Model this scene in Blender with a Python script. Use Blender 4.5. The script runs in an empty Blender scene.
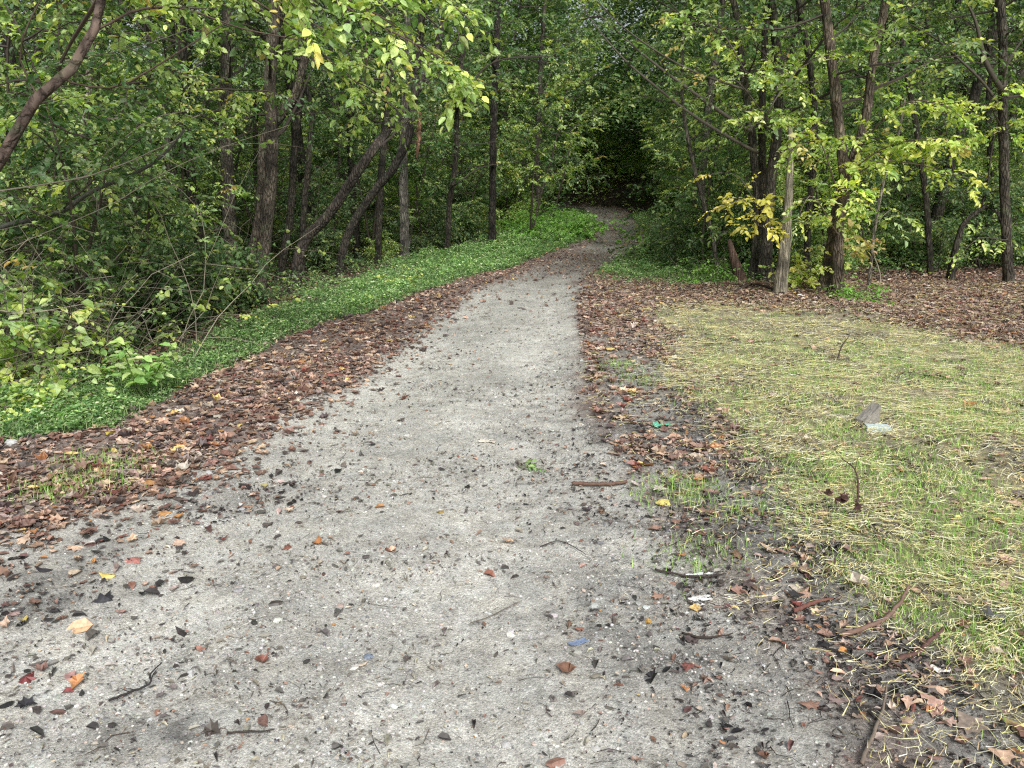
import bpy, math
import numpy as np
from math import radians, pi

RNG = np.random.default_rng(11)
sc = bpy.context.scene
col = sc.collection

# ------------------------------------------------------------------ noise
def _hash(ix, iy, seed):
    h = (ix.astype(np.int64) * 374761393 + iy.astype(np.int64) * 668265263 + seed * 1274126177) & 0xFFFFFFFF
    h = ((h ^ (h >> 13)) * 1274126177) & 0xFFFFFFFF
    h = h ^ (h >> 16)
    return (h & 0xFFFFFF) / float(0xFFFFFF)

def vnoise(x, y, s, seed=0):
    x = np.asarray(x, float) / s; y = np.asarray(y, float) / s
    ix = np.floor(x); iy = np.floor(y)
    fx = x - ix; fy = y - iy
    fx = fx * fx * (3 - 2 * fx); fy = fy * fy * (3 - 2 * fy)
    ix = ix.astype(np.int64); iy = iy.astype(np.int64)
    a = _hash(ix, iy, seed); b = _hash(ix + 1, iy, seed)
    c = _hash(ix, iy + 1, seed); d = _hash(ix + 1, iy + 1, seed)
    return (a * (1 - fx) + b * fx) * (1 - fy) + (c * (1 - fx) + d * fx) * fy      # 0..1

def fbm(x, y, s, seed=0, o=4):
    v = 0; a = 0.5; t = 0
    for k in range(o):
        v = v + a * vnoise(x, y, s / 2 ** k, seed + k * 17); t += a; a *= 0.5
    return v / t

def sst(a, b, x):
    t = np.clip((x - a) / (b - a), 0, 1)
    return t * t * (3 - 2 * t)

# ------------------------------------------------------------------ camera maths
F = 770.0; PITCH = radians(14.1); CZ = 1.60
ct, st = math.cos(PITCH), math.sin(PITCH)

def ray(px, py):
    a = (px - 512) / F; b = -(py - 384) / F
    return np.array([a, ct + b * st, -st + b * ct])

def h0(x, y):
    """large terrain: level near by, a slow climb down the track, wooded slope at the far end"""
    y = np.asarray(y, float); x = np.asarray(x, float)
    r = 0.034 * np.clip(y - 17, 0, 28) * sst(17, 24, y)
    r = r + 0.22 * np.clip(y - 47, 0, 60) + .5 * sst(41, 46, y)
    return r

def hit(px, py):
    d = ray(px, py); t = 0.5
    while t < 140:
        p = d * t
        if p[2] + CZ < h0(p[0], p[1]): break
        t *= 1.004
    return np.array([d[0] * t, d[1] * t, CZ + d[2] * t])

def PY(px, py, Y):
    """point seen in that direction at ground distance Y"""
    d = ray(px, py); t = Y / d[1]
    return np.array([d[0] * t, Y, CZ + d[2] * t])

def edge(pts, near=None):
    w = np.array([hit(*p)[:2] for p in pts]); w = w[np.argsort(w[:, 1])]
    if near is not None: w = np.vstack([near, w])
    return w[:, 1], w[:, 0]

GL = edge([(0, 545), (140, 500), (220, 462), (300, 412), (380, 365), (430, 322), (480, 290), (540, 266), (590, 246), (603, 228), (592, 214), (583, 205)], [(-5.2, -20), (-2.95, 1.0)])
GR = edge([(700, 560), (640, 500), (606, 450), (590, 400), (580, 350), (575, 300), (582, 280), (612, 262), (640, 247), (642, 232), (628, 217), (610, 205)], [(1.6, -20), (1.15, 1.2)])
SE = edge([(0, 447), (100, 432), (200, 382), (300, 335), (400, 302), (480, 277), (540, 258), (590, 240), (600, 228), (590, 214), (580, 205)], [(-7.0, -20), (-4.3, 2.0)])
SO = edge([(0, 392), (120, 378), (200, 345), (275, 312), (335, 287), (415, 259), (495, 238), (540, 221), (568, 210)], [(-9.5, -20), (-6.0, 2.0)])
LL = edge([(1060, 768), (1010, 712), (950, 668), (880, 612), (830, 570), (785, 520), (750, 450), (690, 400), (668, 350), (664, 305)], [(1.5, -20)])
_l1 = hit(664, 303); _l2 = hit(860, 322); _l3 = hit(1024, 348)
WR = [hit(640, 262), hit(700, 284), hit(860, 288), hit(1024, 276)]

for _n in ('GL', 'GR', 'SE', 'SO'):
    _e = globals()[_n]; _k = _e[0] < 39; _b = np.interp(39., _e[0], _e[1])
    globals()[_n] = (np.concatenate([_e[0][_k], [39, 41, 43, 46, 52]]), np.concatenate([_e[1][_k], [_b, _b - 1.6, _b - 4.5, _b - 11, _b - 30]]))
def ex(e, y): return np.interp(y, e[0], e[1])

def lawn_top(x):
    return np.interp(x, [_l1[0], _l2[0], _l3[0], 14], [_l1[1], _l2[1], _l3[1], _l3[1] - .5])

def wood_right_y(x):
    return np.interp(x, [w[0] for w in WR], [w[1] for w in WR])

def zones(x, y):
    wx = (fbm(x, y, 0.55, 3) - 0.5) * 0.55 + (vnoise(x, y, 0.09, 5) - .5) * 0.18
    wl = (fbm(x, y, 1.1, 8) - 0.5) * 0.9 * sst(2.5, 5, y) + (vnoise(x, y, 0.15, 9) - .5) * .25
    gl = sst(-0.12, 0.12, x - ex(GL, y) + wx * 0.8)
    gr = 1 - sst(-0.18, 0.18, x - ex(GR, y) + wx)
    gravel = gl * gr
    strip = sst(-0.15, 0.15, x - ex(SO, y) + wx) * (1 - sst(-0.08, 0.08, x - ex(SE, y) + wx * 0.7)) * sst(2, 2.1, y + 10)
    lawn = sst(-0.2, 0.25, x - ex(LL, y) + wl * 0.8) * (1 - sst(-1.0, 0.7, y - lawn_top(x) + wl * 1.5))
    lawn = lawn * (1 - gravel)
    woodL = 1 - sst(-0.2, 0.1, x - ex(SO, y) + wx)
    woodR = sst(-0.3, 0.4, y - wood_right_y(x) + wx * 2) * (x > ex(GR, y) + 0.3)
    litter = np.clip(1 - gravel - strip - lawn - woodL, 0, 1)
    return dict(gravel=gravel, strip=strip, lawn=lawn, woodL=woodL, woodR=woodR, litter=litter)

_m = hit(855, 318); _m2 = hit(770, 292)
def H(x, y):
    x = np.asarray(x, float); y = np.asarray(y, float)
    z = h0(x, y)
    dl = ex(SO, y) - x                                # distance into the left woods
    z = z - 0.28 * sst(0.1, 1.2, dl) * (1 - sst(3, 7, dl)) + 0.10 * np.clip(dl - 6, 0, 40)
    dr = x - ex(GR, y)
    z = z + 0.05 * np.clip(y - wood_right_y(x) - 1.0, 0, 30) * sst(0.5, 3, dr)
    z = z + 0.16 * np.exp(-(((x - _m[0]) / .55) ** 2 + ((y - _m[1]) / .5) ** 2))
    z = z + 0.10 * np.exp(-(((x - _m2[0]) / 1.1) ** 2 + ((y - _m2[1] - .3) / .7) ** 2))
    g = sst(-0.3, 0.3, x - ex(GL, y)) * (1 - sst(-0.3, 0.3, dr))
    z = z + (1 - g) * (0.035 + (fbm(x, y, 1.6, 21) - .5) * 0.10 * sst(0, 2, np.abs(dr)))
    z = z + (fbm(x, y, 0.9, 31) - .5) * 0.05 * sst(1, 1.5, y)
    # two worn wheel tracks with a crown between
    mid = (ex(GL, y) + ex(GR, y)) / 2
    u = x - mid
    z = z - 0.022 * g * (np.exp(-((u - .62) / .26) ** 2) + np.exp(-((u + .62) / .26) ** 2))
    far = 1 - sst(10, 16, y)
    z = z + far * ((fbm(x, y, 0.16, 41, 3) - .5) * 0.020 + (vnoise(x, y, 0.045, 43) - .5) * 0.006)
    return z

# ------------------------------------------------------------------ mesh collector
class MB:
    def __init__(s): s.v = []; s.c = []; s.t = []; s.q = []; s.tm = []; s.qm = []; s.n = 0
    def add(s, v, c, tris=None, quads=None, mat=0):
        v = np.asarray(v, np.float32).reshape(-1, 3); c = np.asarray(c, np.float32)
        if c.ndim == 1: c = np.tile(c, (len(v), 1))
        s.v.append(v); s.c.append(c)
        if tris is not None and len(tris):
            t = np.asarray(tris, np.int64).reshape(-1, 3) + s.n; s.t.append(t); s.tm.append(np.full(len(t), mat, np.int32))
        if quads is not None and len(quads):
            q = np.asarray(quads, np.int64).reshape(-1, 4) + s.n; s.q.append(q); s.qm.append(np.full(len(q), mat, np.int32))
        s.n += len(v)
    def build(s, name, mats, parent=None, origin=(0, 0, 0), smooth=True):
        v = np.concatenate(s.v) - np.asarray(origin, np.float32)
        c = np.concatenate(s.c)
        t = np.concatenate(s.t) if s.t else np.zeros((0, 3), np.int64)
        q = np.concatenate(s.q) if s.q else np.zeros((0, 4), np.int64)
        mi = np.concatenate(s.tm + s.qm) if (s.tm or s.qm) else np.zeros(0, np.int32)
        me = bpy.data.meshes.new(name)
        me.vertices.add(len(v)); me.vertices.foreach_set('co', v.astype(np.float32).ravel())
        loops = np.concatenate([t.ravel(), q.ravel()]).astype(np.int32)
        me.loops.add(len(loops)); me.loops.foreach_set('vertex_index', loops)
        np_ = len(t) + len(q); me.polygons.add(np_)
        ls = np.concatenate([np.arange(len(t)) * 3, len(t) * 3 + np.arange(len(q)) * 4]).astype(np.int32)
        me.polygons.foreach_set('loop_start', ls)
        me.polygons.foreach_set('material_index', mi.astype(np.int32))
        me.polygons.foreach_set('use_smooth', np.full(np_, smooth))
        a = me.color_attributes.new('tint', 'FLOAT_COLOR', 'POINT')
        a.data.foreach_set('color', np.hstack([c[:, :3], np.ones((len(c), 1))]).astype(np.float32).ravel())
        for m in (mats if isinstance(mats, (list, tuple)) else [mats]): me.materials.append(m)
        me.update(calc_edges=True); me.validate()
        o = bpy.data.objects.new(name, me); col.objects.link(o)
        if parent is not None: o.parent = parent
        elif any(origin): o.location = origin
        return o

def unit(v): return v / np.maximum(np.linalg.norm(v, axis=-1, keepdims=True), 1e-9)

# leaf templates: u along, v across, w up
T4 = (np.array([[0, 0, 0], [.45, .5, .10], [1, 0, -.05], [.45, -.5, .10]]), [[0, 2, 1], [0, 3, 2]], None)
T8 = (np.array([[0, 0, 0], [.33, 0, -.02], [.68, 0, -.01], [1, 0, -.09], [.22, .40, .08], [.62, .38, .06], [.22, -.40, .08], [.62, -.38, .06]]),
      [[0, 1, 4], [2, 3, 5], [0, 6, 1], [2, 7, 3]], [[1, 2, 5, 4], [1, 6, 7, 2]])
# lobed leaf, crumpled
_lo = [(0, 0), (.10, .22), (.02, .50), (.30, .36), (.42, .62), (.58, .30), (1, 0), (.58, -.30), (.42, -.62), (.30, -.36), (.02, -.50), (.10, -.22)]
TL = (np.array([[.33, 0, -.05]] + [[a, b, .06 + .10 * ((k * 7) % 5 - 2) / 2 * abs(b)] for k, (a, b) in enumerate(_lo)]), [[0, 1 + (k + 1) % 12, 1 + k] for k in range(12)], None)

def add_leaves(M, P, D, N, size, width, cols, tmpl=T4, curl=None, mat=0):
    n = len(P)
    if n == 0: return
    D = unit(D); W = unit(np.cross(N, D)); N = np.cross(D, W)
    T, tr, qd = tmpl
    size = np.broadcast_to(size, (n,)); width = np.broadcast_to(width, (n,))
    curl = np.ones(n) if curl is None else curl
    v = (P[:, None, :] + size[:, None, None] * (T[None, :, 0:1] * D[:, None, :] + T[None, :, 1:2] * width[:, None, None] * W[:, None, :]
         + T[None, :, 2:3] * curl[:, None, None] * N[:, None, :]))
    k = len(T); off = (np.arange(n) * k)[:, None, None]
    M.add(v.reshape(-1, 3), np.repeat(cols, k, axis=0), None if tr is None else (np.array(tr)[None] + off).reshape(-1, 3),
          None if qd is None else (np.array(qd)[None] + off).reshape(-1, 4), mat)

def add_ribbons(M, P, width, side, cols, mat=0):
    """P (n,k,3) centre lines, flat ribbons; side (n,3) across; width (n,) tapering"""
    n, k, _ = P.shape
    tap = np.linspace(1, .25, k)[None, :, None]
    s = (side * width[:, None] * .5)[:, None, :] * tap
    v = np.stack([P - s, P + s], axis=2).reshape(-1, 3)
    off = (np.arange(n) * 2 * k)[:, None, None]
    q = np.array([[2 * j, 2 * j + 1, 2 * j + 3, 2 * j + 2] for j in range(k - 1)])[None] + off
    M.add(v, np.repeat(cols, 2 * k, axis=0), None, q.reshape(-1, 4), mat)

def add_prisms(M, P, r, cols, mat=0, tap=.4):
    """thin three-sided twigs along P (n,k,3)"""
    n, k, _ = P.shape
    d = unit(P[:, -1] - P[:, 0]); up = np.where(np.abs(d[:, 2:3]) > .9, [[1., 0, 0]], [[0, 0, 1.]])
    a = unit(np.cross(d, up)); b = np.cross(d, a)
    rr = (r[:, None] * np.linspace(1, tap, k)[None])[:, :, None]
    ring = [P + rr * (math.cos(t) * a[:, None] + math.sin(t) * b[:, None]) for t in (0, 2.094, 4.189)]
    v = np.stack(ring, axis=2).reshape(-1, 3)
    off = (np.arange(n) * 3 * k)[:, None, None]
    q = np.array([[3 * j + s, 3 * j + (s + 1) % 3, 3 * j + 3 + (s + 1) % 3, 3 * j + 3 + s] for j in range(k - 1) for s in range(3)])[None] + off
    M.add(v, np.repeat(cols, 3 * k, axis=0), None, q.reshape(-1, 4), mat)

def resample(p, step):
    p = np.asarray(p, float)
    # catmull-rom
    if len(p) > 2:
        q = np.vstack([2 * p[0] - p[1], p, 2 * p[-1] - p[-2]]); out = []
        for i in range(1, len(q) - 2):
            a, b, c, d = q[i - 1:i + 3]
            n = max(1, int(np.linalg.norm(c - b) / step))
            for t in np.arange(n) / n:
                out.append(.5 * ((2 * b) + (c - a) * t + (2 * a - 5 * b + 4 * c - d) * t * t + (3 * b - 3 * c + d - a) * t ** 3))
        out.append(p[-1]); return np.array(out)
    n = max(2, int(np.linalg.norm(p[1] - p[0]) / step))
    return p[0] + (p[1] - p[0]) * np.linspace(0, 1, n + 1)[:, None]

def tube(M, pts, rad, sides=6, c=(.1, .08, .06), rough=.08, seed=0, mat=0, cap=True, flare=0):
    pts = np.asarray(pts, float); n = len(pts)
    rad = np.interp(np.linspace(0, 1, n), np.linspace(0, 1, len(rad)), rad)
    tg = unit(np.gradient(pts, axis=0))
    ref = np.array([1., 0, 0]) if abs(tg[0][0]) < .8 else np.array([0, 1., 0])
    a = unit(np.cross(tg, ref)); b = np.cross(tg, a)
    r = np.random.default_rng(seed)
    th = np.arange(sides) / sides * 2 * pi
    lob = 1 + rough * (np.sin(th * 2 + r.uniform(0, 6))[None] * .7 + np.sin(th * 3 + r.uniform(0, 6) + np.linspace(0, 3, n)[:, None]) * .6) + rough * .8 * (r.random((n, sides)) - .5)
    R = rad[:, None] * lob
    if flare:
        hh_ = np.concatenate([[0], np.cumsum(np.linalg.norm(np.diff(pts, axis=0), axis=1))])
        R = R * (1 + flare * np.exp(-hh_ / .22)[:, None] * (.5 + .5 * np.cos(3 * th + r.uniform(0, 6)) + .3 * np.cos(5 * th))[None])
        kn = r.integers(4, n - 1, max(1, n // 9)) if n > 8 else []
        for k_ in kn: R[k_, r.integers(sides)] *= 1.35
    v = pts[:, None] + R[..., None] * (np.cos(th)[None, :, None] * a[:, None] + np.sin(th)[None, :, None] * b[:, None])
    q = [[i * sides + j, i * sides + (j + 1) % sides, (i + 1) * sides + (j + 1) % sides, (i + 1) * sides + j] for i in range(n - 1) for j in range(sides)]
    v = v.reshape(-1, 3); t = []
    if cap:
        v = np.vstack([v, pts[-1] + tg[-1] * rad[-1] * .6, pts[0]]); k = n * sides
        t = [[(n - 1) * sides + j, (n - 1) * sides + (j + 1) % sides, k] for j in range(sides)] + [[(j + 1) % sides, j, k + 1] for j in range(sides)]
    cc = np.asarray(c, float)
    if cc.ndim == 2:
        cv = np.stack([np.interp(np.linspace(0, 1, n), np.linspace(0, 1, len(cc)), cc[:, k]) for k in range(3)], 1)
        cv = np.repeat(cv, sides, axis=0)
        if cap: cv = np.vstack([cv, cv[-1:], cv[:1]])
        M.add(v, cv, t, q, mat)
    else: M.add(v, cc, t, q, mat)

# ------------------------------------------------------------------ palettes (linear albedo)
PAL = dict(
    deep=[((.018, .036, .011), 4), ((.035, .062, .017), 4), ((.065, .095, .026), 2), ((.12, .15, .045), 1.2)],
    mid=[((.020, .042, .015), 3), ((.045, .092, .034), 4), ((.090, .148, .055), 3), ((.20, .245, .085), 1.6), ((.13, .17, .09), 1.6), ((.30, .31, .09), .5)],
    far=[((.020, .042, .017), 3), ((.048, .090, .038), 4), ((.088, .142, .062), 3), ((.18, .21, .075), 1.6), ((.13, .16, .09), 1)],
    bright=[((.36, .42, .18), 1.8), ((.06, .11, .03), 2.5), ((.13, .19, .05), 4), ((.22, .28, .08), 3), ((.34, .36, .09), 1.6), ((.19, .26, .14), 2), ((.30, .16, .06), .25)],  # forest greens: the palest tones put leaf highlights into the colour
    yellow=[((.16, .25, .06), 4), ((.27, .34, .09), 4), ((.42, .44, .14), 3), ((.5, .45, .12), 1), ((.40, .26, .16), .5)],
    gold=[((.40, .38, .08), 3), ((.50, .46, .10), 3), ((.55, .45, .18), 1)],
    pink=[((.42, .25, .15), 3), ((.40, .38, .14), 3), ((.5, .38, .24), 1)],
    lime=[((.10, .22, .04), 3), ((.16, .30, .06), 4), ((.22, .34, .10), 2)],
    cover=[((.045, .095, .032), 3), ((.085, .145, .055), 4), ((.15, .215, .09), 3), ((.26, .33, .17), 1.2)],  # whitish last tone paints glossy highlights into the verge leaves
    litter=[((.108, .066, .050), 4), ((.155, .098, .076), 4), ((.185, .145, .125), 3), ((.22, .150, .112), 3), ((.30, .22, .16), 2.4), ((.055, .043, .040), 4), ((.26, .135, .06), .5), ((.12, .048, .038), .8), ((.40, .30, .12), .2), ((.30, .26, .22), .8)],
    floor=[((.055, .035, .026), 4), ((.095, .060, .042), 4), ((.14, .09, .065), 3), ((.20, .13, .09), 1)],
    wet=[((.022, .020, .021), 3), ((.045, .040, .040), 4), ((.09, .078, .07), 3), ((.12, .065, .06), 1.3), ((.16, .14, .12), 1)],
    pebble=[((.33, .33, .31), 4), ((.42, .42, .40), 3), ((.24, .24, .23), 2), ((.56, .55, .52), 1.1), ((.36, .31, .25), 1.2), ((.13, .13, .14), 1)],
    straw=[((.44, .38, .18), 4), ((.56, .49, .25), 4), ((.62, .57, .36), 2.5), ((.26, .20, .11), 2), ((.36, .36, .13), 1)],
    grass=[((.10, .20, .04), 3), ((.16, .28, .06), 4), ((.24, .35, .10), 3), ((.34, .38, .14), 1)],
    flake=[((.19, .175, .155), 4), ((.12, .11, .10), 3), ((.28, .26, .22), 2), ((.42, .38, .30), 1), ((.05, .045, .042), 2), ((.24, .13, .09), .7)],
    twig=[((.030, .024, .020), 4), ((.07, .055, .045), 3), ((.14, .11, .09), 1)],
)
GAIN = dict(deep=1.9, mid=1.9, far=2.05, bright=2.0, yellow=1.75, gold=1.35, lime=1.6, cover=2.5, litter=1.75, floor=2.1, straw=1.75, grass=1.75, pebble=1.1)
def pal(kind, n, rng, var=.22):
    p = PAL[kind]; w = np.array([b for a, b in p]); w = w / w.sum()
    c = np.array([a for a, b in p])[rng.choice(len(p), n, p=w)]
    return np.minimum(c * GAIN.get(kind, 1) * (1 + rng.uniform(-var, var, (n, 1))) * (1 + rng.uniform(-.06, .06, (n, 3))), .82)

# ------------------------------------------------------------------ materials
def mat_new(name):
    m = bpy.data.materials.new(name); m.use_nodes = True; nt = m.node_tree
    for n in list(nt.nodes): nt.nodes.remove(n)
    return m, nt, nt.nodes.new, nt.links.new

def mat_leaf(name, trans=.35, rough=.5, spec=.45, vary=.25, dry=False):
    m, nt, N, L = mat_new(name)
    out = N('ShaderNodeOutputMaterial'); at = N('ShaderNodeAttribute'); at.attribute_name = 'tint'
    tc = N('ShaderNodeTexCoord'); no = N('ShaderNodeTexNoise'); no.inputs['Scale'].default_value = 55 if dry else 30
    no.inputs['Detail'].default_value = 3
    L(tc.outputs['Object'], no.inputs['Vector'])
    mr = N('ShaderNodeMapRange'); mr.inputs[1].default_value = .3; mr.inputs[2].default_value = .7
    mr.inputs[3].default_value = 1 - vary; mr.inputs[4].default_value = 1 + vary
    L(no.outputs['Fac'], mr.inputs[0])
    oi = N('ShaderNodeObjectInfo'); mo = N('ShaderNodeMapRange'); mo.inputs[3].default_value = .82; mo.inputs[4].default_value = 1.18
    L(oi.outputs['Random'], mo.inputs[0])
    mu = N('ShaderNodeMath'); mu.operation = 'MULTIPLY'; L(mr.outputs[0], mu.inputs[0]); L(mo.outputs[0], mu.inputs[1])
    vm = N('ShaderNodeVectorMath'); vm.operation = 'SCALE'; L(at.outputs['Color'], vm.inputs[0]); L(mu.outputs[0], vm.inputs['Scale'])
    b = N('ShaderNodeBsdfPrincipled'); L(vm.outputs[0], b.inputs['Base Color'])
    b.inputs['Roughness'].default_value = rough; b.inputs['Specular IOR Level'].default_value = spec
    if trans > 0:
        t = N('ShaderNodeBsdfTranslucent'); t2 = N('ShaderNodeMix'); t2.data_type = 'RGBA'; t2.blend_type = 'MULTIPLY'
        t2.inputs[0].default_value = 1; L(vm.outputs[0], t2.inputs[6]); t2.inputs[7].default_value = (1.5, 1.7, .7, 1) if not dry else (1.2, 1, .8, 1)
        L(t2.outputs[2], t.inputs['Color'])
        mx = N('ShaderNodeMixShader'); mx.inputs[0].default_value = trans; L(b.outputs[0], mx.inputs[1]); L(t.outputs[0], mx.inputs[2])
        L(mx.outputs[0], out.inputs[0])
    else: L(b.outputs[0], out.inputs[0])
    return m

def mat_bark(name, sx=34, sz=9, strength=.9, rough=.85, moss=.55):
    m, nt, N, L = mat_new(name)
    out = N('ShaderNodeOutputMaterial'); b = N('ShaderNodeBsdfPrincipled'); L(b.outputs[0], out.inputs[0])
    tc = N('ShaderNodeTexCoord'); mp = N('ShaderNodeMapping'); mp.inputs['Scale'].default_value = (sx, sx, sz); L(tc.outputs['Object'], mp.inputs[0])
    vo = N('ShaderNodeTexVoronoi'); vo.feature = 'DISTANCE_TO_EDGE'; vo.inputs['Scale'].default_value = 1.0
    n1 = N('ShaderNodeTexNoise'); n1.inputs['Scale'].default_value = 2.4; n1.inputs['Detail'].default_value = 6; L(mp.outputs[0], n1.inputs['Vector'])
    ad = N('ShaderNodeMix'); ad.data_type = 'VECTOR'; ad.inputs[0].default_value = .35; L(mp.outputs[0], ad.inputs[4]); L(n1.outputs['Color'], ad.inputs[5]); L(ad.outputs[1], vo.inputs['Vector'])
    mr = N('ShaderNodeMapRange'); mr.inputs[2].default_value = .22; mr.inputs[3].default_value = .55; mr.inputs[4].default_value = 1.15; L(vo.outputs['Distance'], mr.inputs[0])
    n2 = N('ShaderNodeTexNoise'); n2.inputs['Scale'].default_value = 3.2; n2.inputs['Detail'].default_value = 5; L(tc.outputs['Object'], n2.inputs['Vector'])
    mr2 = N('ShaderNodeMapRange'); mr2.inputs[1].default_value = .35; mr2.inputs[2].default_value = .68; mr2.inputs[3].default_value = .45; mr2.inputs[4].default_value = 1.6; L(n2.outputs['Fac'], mr2.inputs[0])
    mu = N('ShaderNodeMath'); mu.operation = 'MULTIPLY'; L(mr.outputs[0], mu.inputs[0]); L(mr2.outputs[0], mu.inputs[1])
    at = N('ShaderNodeAttribute'); at.attribute_name = 'tint'
    vm = N('ShaderNodeVectorMath'); vm.operation = 'SCALE'; L(at.outputs['Color'], vm.inputs[0]); L(mu.outputs[0], vm.inputs['Scale'])
    # moss and lichen patches
    n3 = N('ShaderNodeTexNoise'); n3.inputs['Scale'].default_value = 5; n3.inputs['Detail'].default_value = 7; L(tc.outputs['Object'], n3.inputs['Vector'])
    mr3 = N('ShaderNodeMapRange'); mr3.inputs[1].default_value = .56; mr3.inputs[2].default_value = .72; mr3.inputs[4].default_value = moss; L(n3.outputs['Fac'], mr3.inputs[0])
    mx = N('ShaderNodeMix'); mx.data_type = 'RGBA'; L(mr3.outputs[0], mx.inputs[0]); L(vm.outputs[0], mx.inputs[6]); mx.inputs[7].default_value = (.15, .175, .10, 1)
    L(mx.outputs[2], b.inputs['Base Color']); b.inputs['Roughness'].default_value = rough; b.inputs['Specular IOR Level'].default_value = .25
    bp = N('ShaderNodeBump'); bp.inputs['Strength'].default_value = strength; bp.inputs['Distance'].default_value = .045; L(mr.outputs[0], bp.inputs['Height']); L(bp.outputs[0], b.inputs['Normal'])
    return m

def mat_ground():
    m, nt, N, L = mat_new('earth_and_gravel')
    out = N('ShaderNodeOutputMaterial'); b = N('ShaderNodeBsdfPrincipled'); L(b.outputs[0], out.inputs[0])
    tc = N('ShaderNodeTexCoord')
    at = N('ShaderNodeAttribute'); at.attribute_name = 'tint'
    def noise(s, d=4, r=.6):
        n = N('ShaderNodeTexNoise'); n.inputs['Scale'].default_value = s; n.inputs['Detail'].default_value = d; n.inputs['Roughness'].default_value = r
        L(tc.outputs['Object'], n.inputs['Vector']); return n
    def rng_(src, a, bb, c, d):
        r = N('ShaderNodeMapRange'); r.inputs[1].default_value = a; r.inputs[2].default_value = bb; r.inputs[3].default_value = c; r.inputs[4].default_value = d; L(src, r.inputs[0]); return r.outputs[0]
    def mul(a, bb):
        k = N('ShaderNodeMath'); k.operation = 'MULTIPLY'; L(a, k.inputs[0]); L(bb, k.inputs[1]); return k.outputs[0]
    v1 = N('ShaderNodeTexVoronoi'); v1.inputs['Scale'].default_value = 85; L(tc.outputs['Object'], v1.inputs['Vector'])
    v2 = N('ShaderNodeTexVoronoi'); v2.inputs['Scale'].default_value = 230; L(tc.outputs['Object'], v2.inputs['Vector'])
    s1 = N('ShaderNodeSeparateColor'); L(v1.outputs['Color'], s1.inputs[0]); s2 = N('ShaderNodeSeparateColor'); L(v2.outputs['Color'], s2.inputs[0])
    a = mul(rng_(s1.outputs[0], 0, 1, .80, 1.17), rng_(s2.outputs[0], 0, 1, .72, 1.25))
    c = mul(rng_(noise(1.3, 5).outputs['Fac'], .3, .7, .86, 1.12), rng_(noise(14, 6).outputs['Fac'], .3, .7, .80, 1.18))
    # dark grit specks
    nd = noise(60, 3, .7); dk = rng_(nd.outputs['Fac'], .33, .42, .55, 1.0)
    fac = mul(mul(a, c), dk)
    vm = N('ShaderNodeVectorMath'); vm.operation = 'SCALE'; L(at.outputs['Color'], vm.inputs[0]); L(fac, vm.inputs['Scale'])
    hs = N('ShaderNodeMix'); hs.data_type = 'RGBA'; hs.blend_type = 'MULTIPLY'; hs.inputs[0].default_value = 1
    cr = N('ShaderNodeMix'); cr.data_type = 'RGBA'; cr.inputs[6].default_value = (1.05, 1.0, .92, 1); cr.inputs[7].default_value = (.95, 1.0, 1.06, 1)
    L(noise(7, 5).outputs['Fac'], cr.inputs[0]); L(vm.outputs[0], hs.inputs[6]); L(cr.outputs[2], hs.inputs[7])
    L(hs.outputs[2], b.inputs['Base Color'])
    wet = rng_(noise(2.2, 4).outputs['Fac'], .45, .62, .85, .62); L(wet, b.inputs['Roughness']); b.inputs['Specular IOR Level'].default_value = .35
    hsum = N('ShaderNodeMath'); hsum.operation = 'ADD'; L(rng_(v1.outputs['Distance'], 0, .6, .7, 0), hsum.inputs[0]); L(rng_(noise(180, 4, .7).outputs['Fac'], .2, .8, 0, 1), hsum.inputs[1])
    bp = N('ShaderNodeBump'); bp.inputs['Strength'].default_value = .6; bp.inputs['Distance'].default_value = .006; L(hsum.outputs[0], bp.inputs['Height']); L(bp.outputs[0], b.inputs['Normal'])
    return m

def mat_plain(name, rough=.8, spec=.3, bump=0, scale=40, vary=.2):
    m, nt, N, L = mat_new(name)
    out = N('ShaderNodeOutputMaterial'); b = N('ShaderNodeBsdfPrincipled'); L(b.outputs[0], out.inputs[0])
    at = N('ShaderNodeAttribute'); at.attribute_name = 'tint'
    tc = N('ShaderNodeTexCoord'); n = N('ShaderNodeTexNoise'); n.inputs['Scale'].default_value = scale; n.inputs['Detail'].default_value = 5; L(tc.outputs['Object'], n.inputs['Vector'])
    r = N('ShaderNodeMapRange'); r.inputs[1].default_value = .3; r.inputs[2].default_value = .7; r.inputs[3].default_value = 1 - vary; r.inputs[4].default_value = 1 + vary; L(n.outputs['Fac'], r.inputs[0])
    vm = N('ShaderNodeVectorMath'); vm.operation = 'SCALE'; L(at.outputs['Color'], vm.inputs[0]); L(r.outputs[0], vm.inputs['Scale']); L(vm.outputs[0], b.inputs['Base Color'])
    b.inputs['Roughness'].default_value = rough; b.inputs['Specular IOR Level'].default_value = spec
    if bump:
        bp = N('ShaderNodeBump'); bp.inputs['Strength'].default_value = bump; bp.inputs['Distance'].default_value = .005; L(n.outputs['Fac'], bp.inputs['Height']); L(bp.outputs[0], b.inputs['Normal'])
    return m

M_LEAF = mat_leaf('green_leaf'); M_BLADE = mat_leaf('grass_blade', trans=.3, rough=.55, spec=.3)
M_DRY = mat_leaf('dead_leaf', trans=.08, rough=.50, spec=.45, vary=.35, dry=True)
M_STRAW = mat_leaf('straw', trans=.1, rough=.6, spec=.3, dry=True)
M_BARK = mat_bark('bark'); M_TWIG = mat_plain('twig_bark', .85, .2, .3, 60)
M_SNAG = mat_bark('weathered_wood', 40, 3.5, .8, .9, .1)
M_GROUND = mat_ground(); M_STONE = mat_plain('stone', .75, .35, .5, 90)
M_PLASTIC = mat_plain('plastic_scrap', .35, .5, .2, 50, .12)

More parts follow.
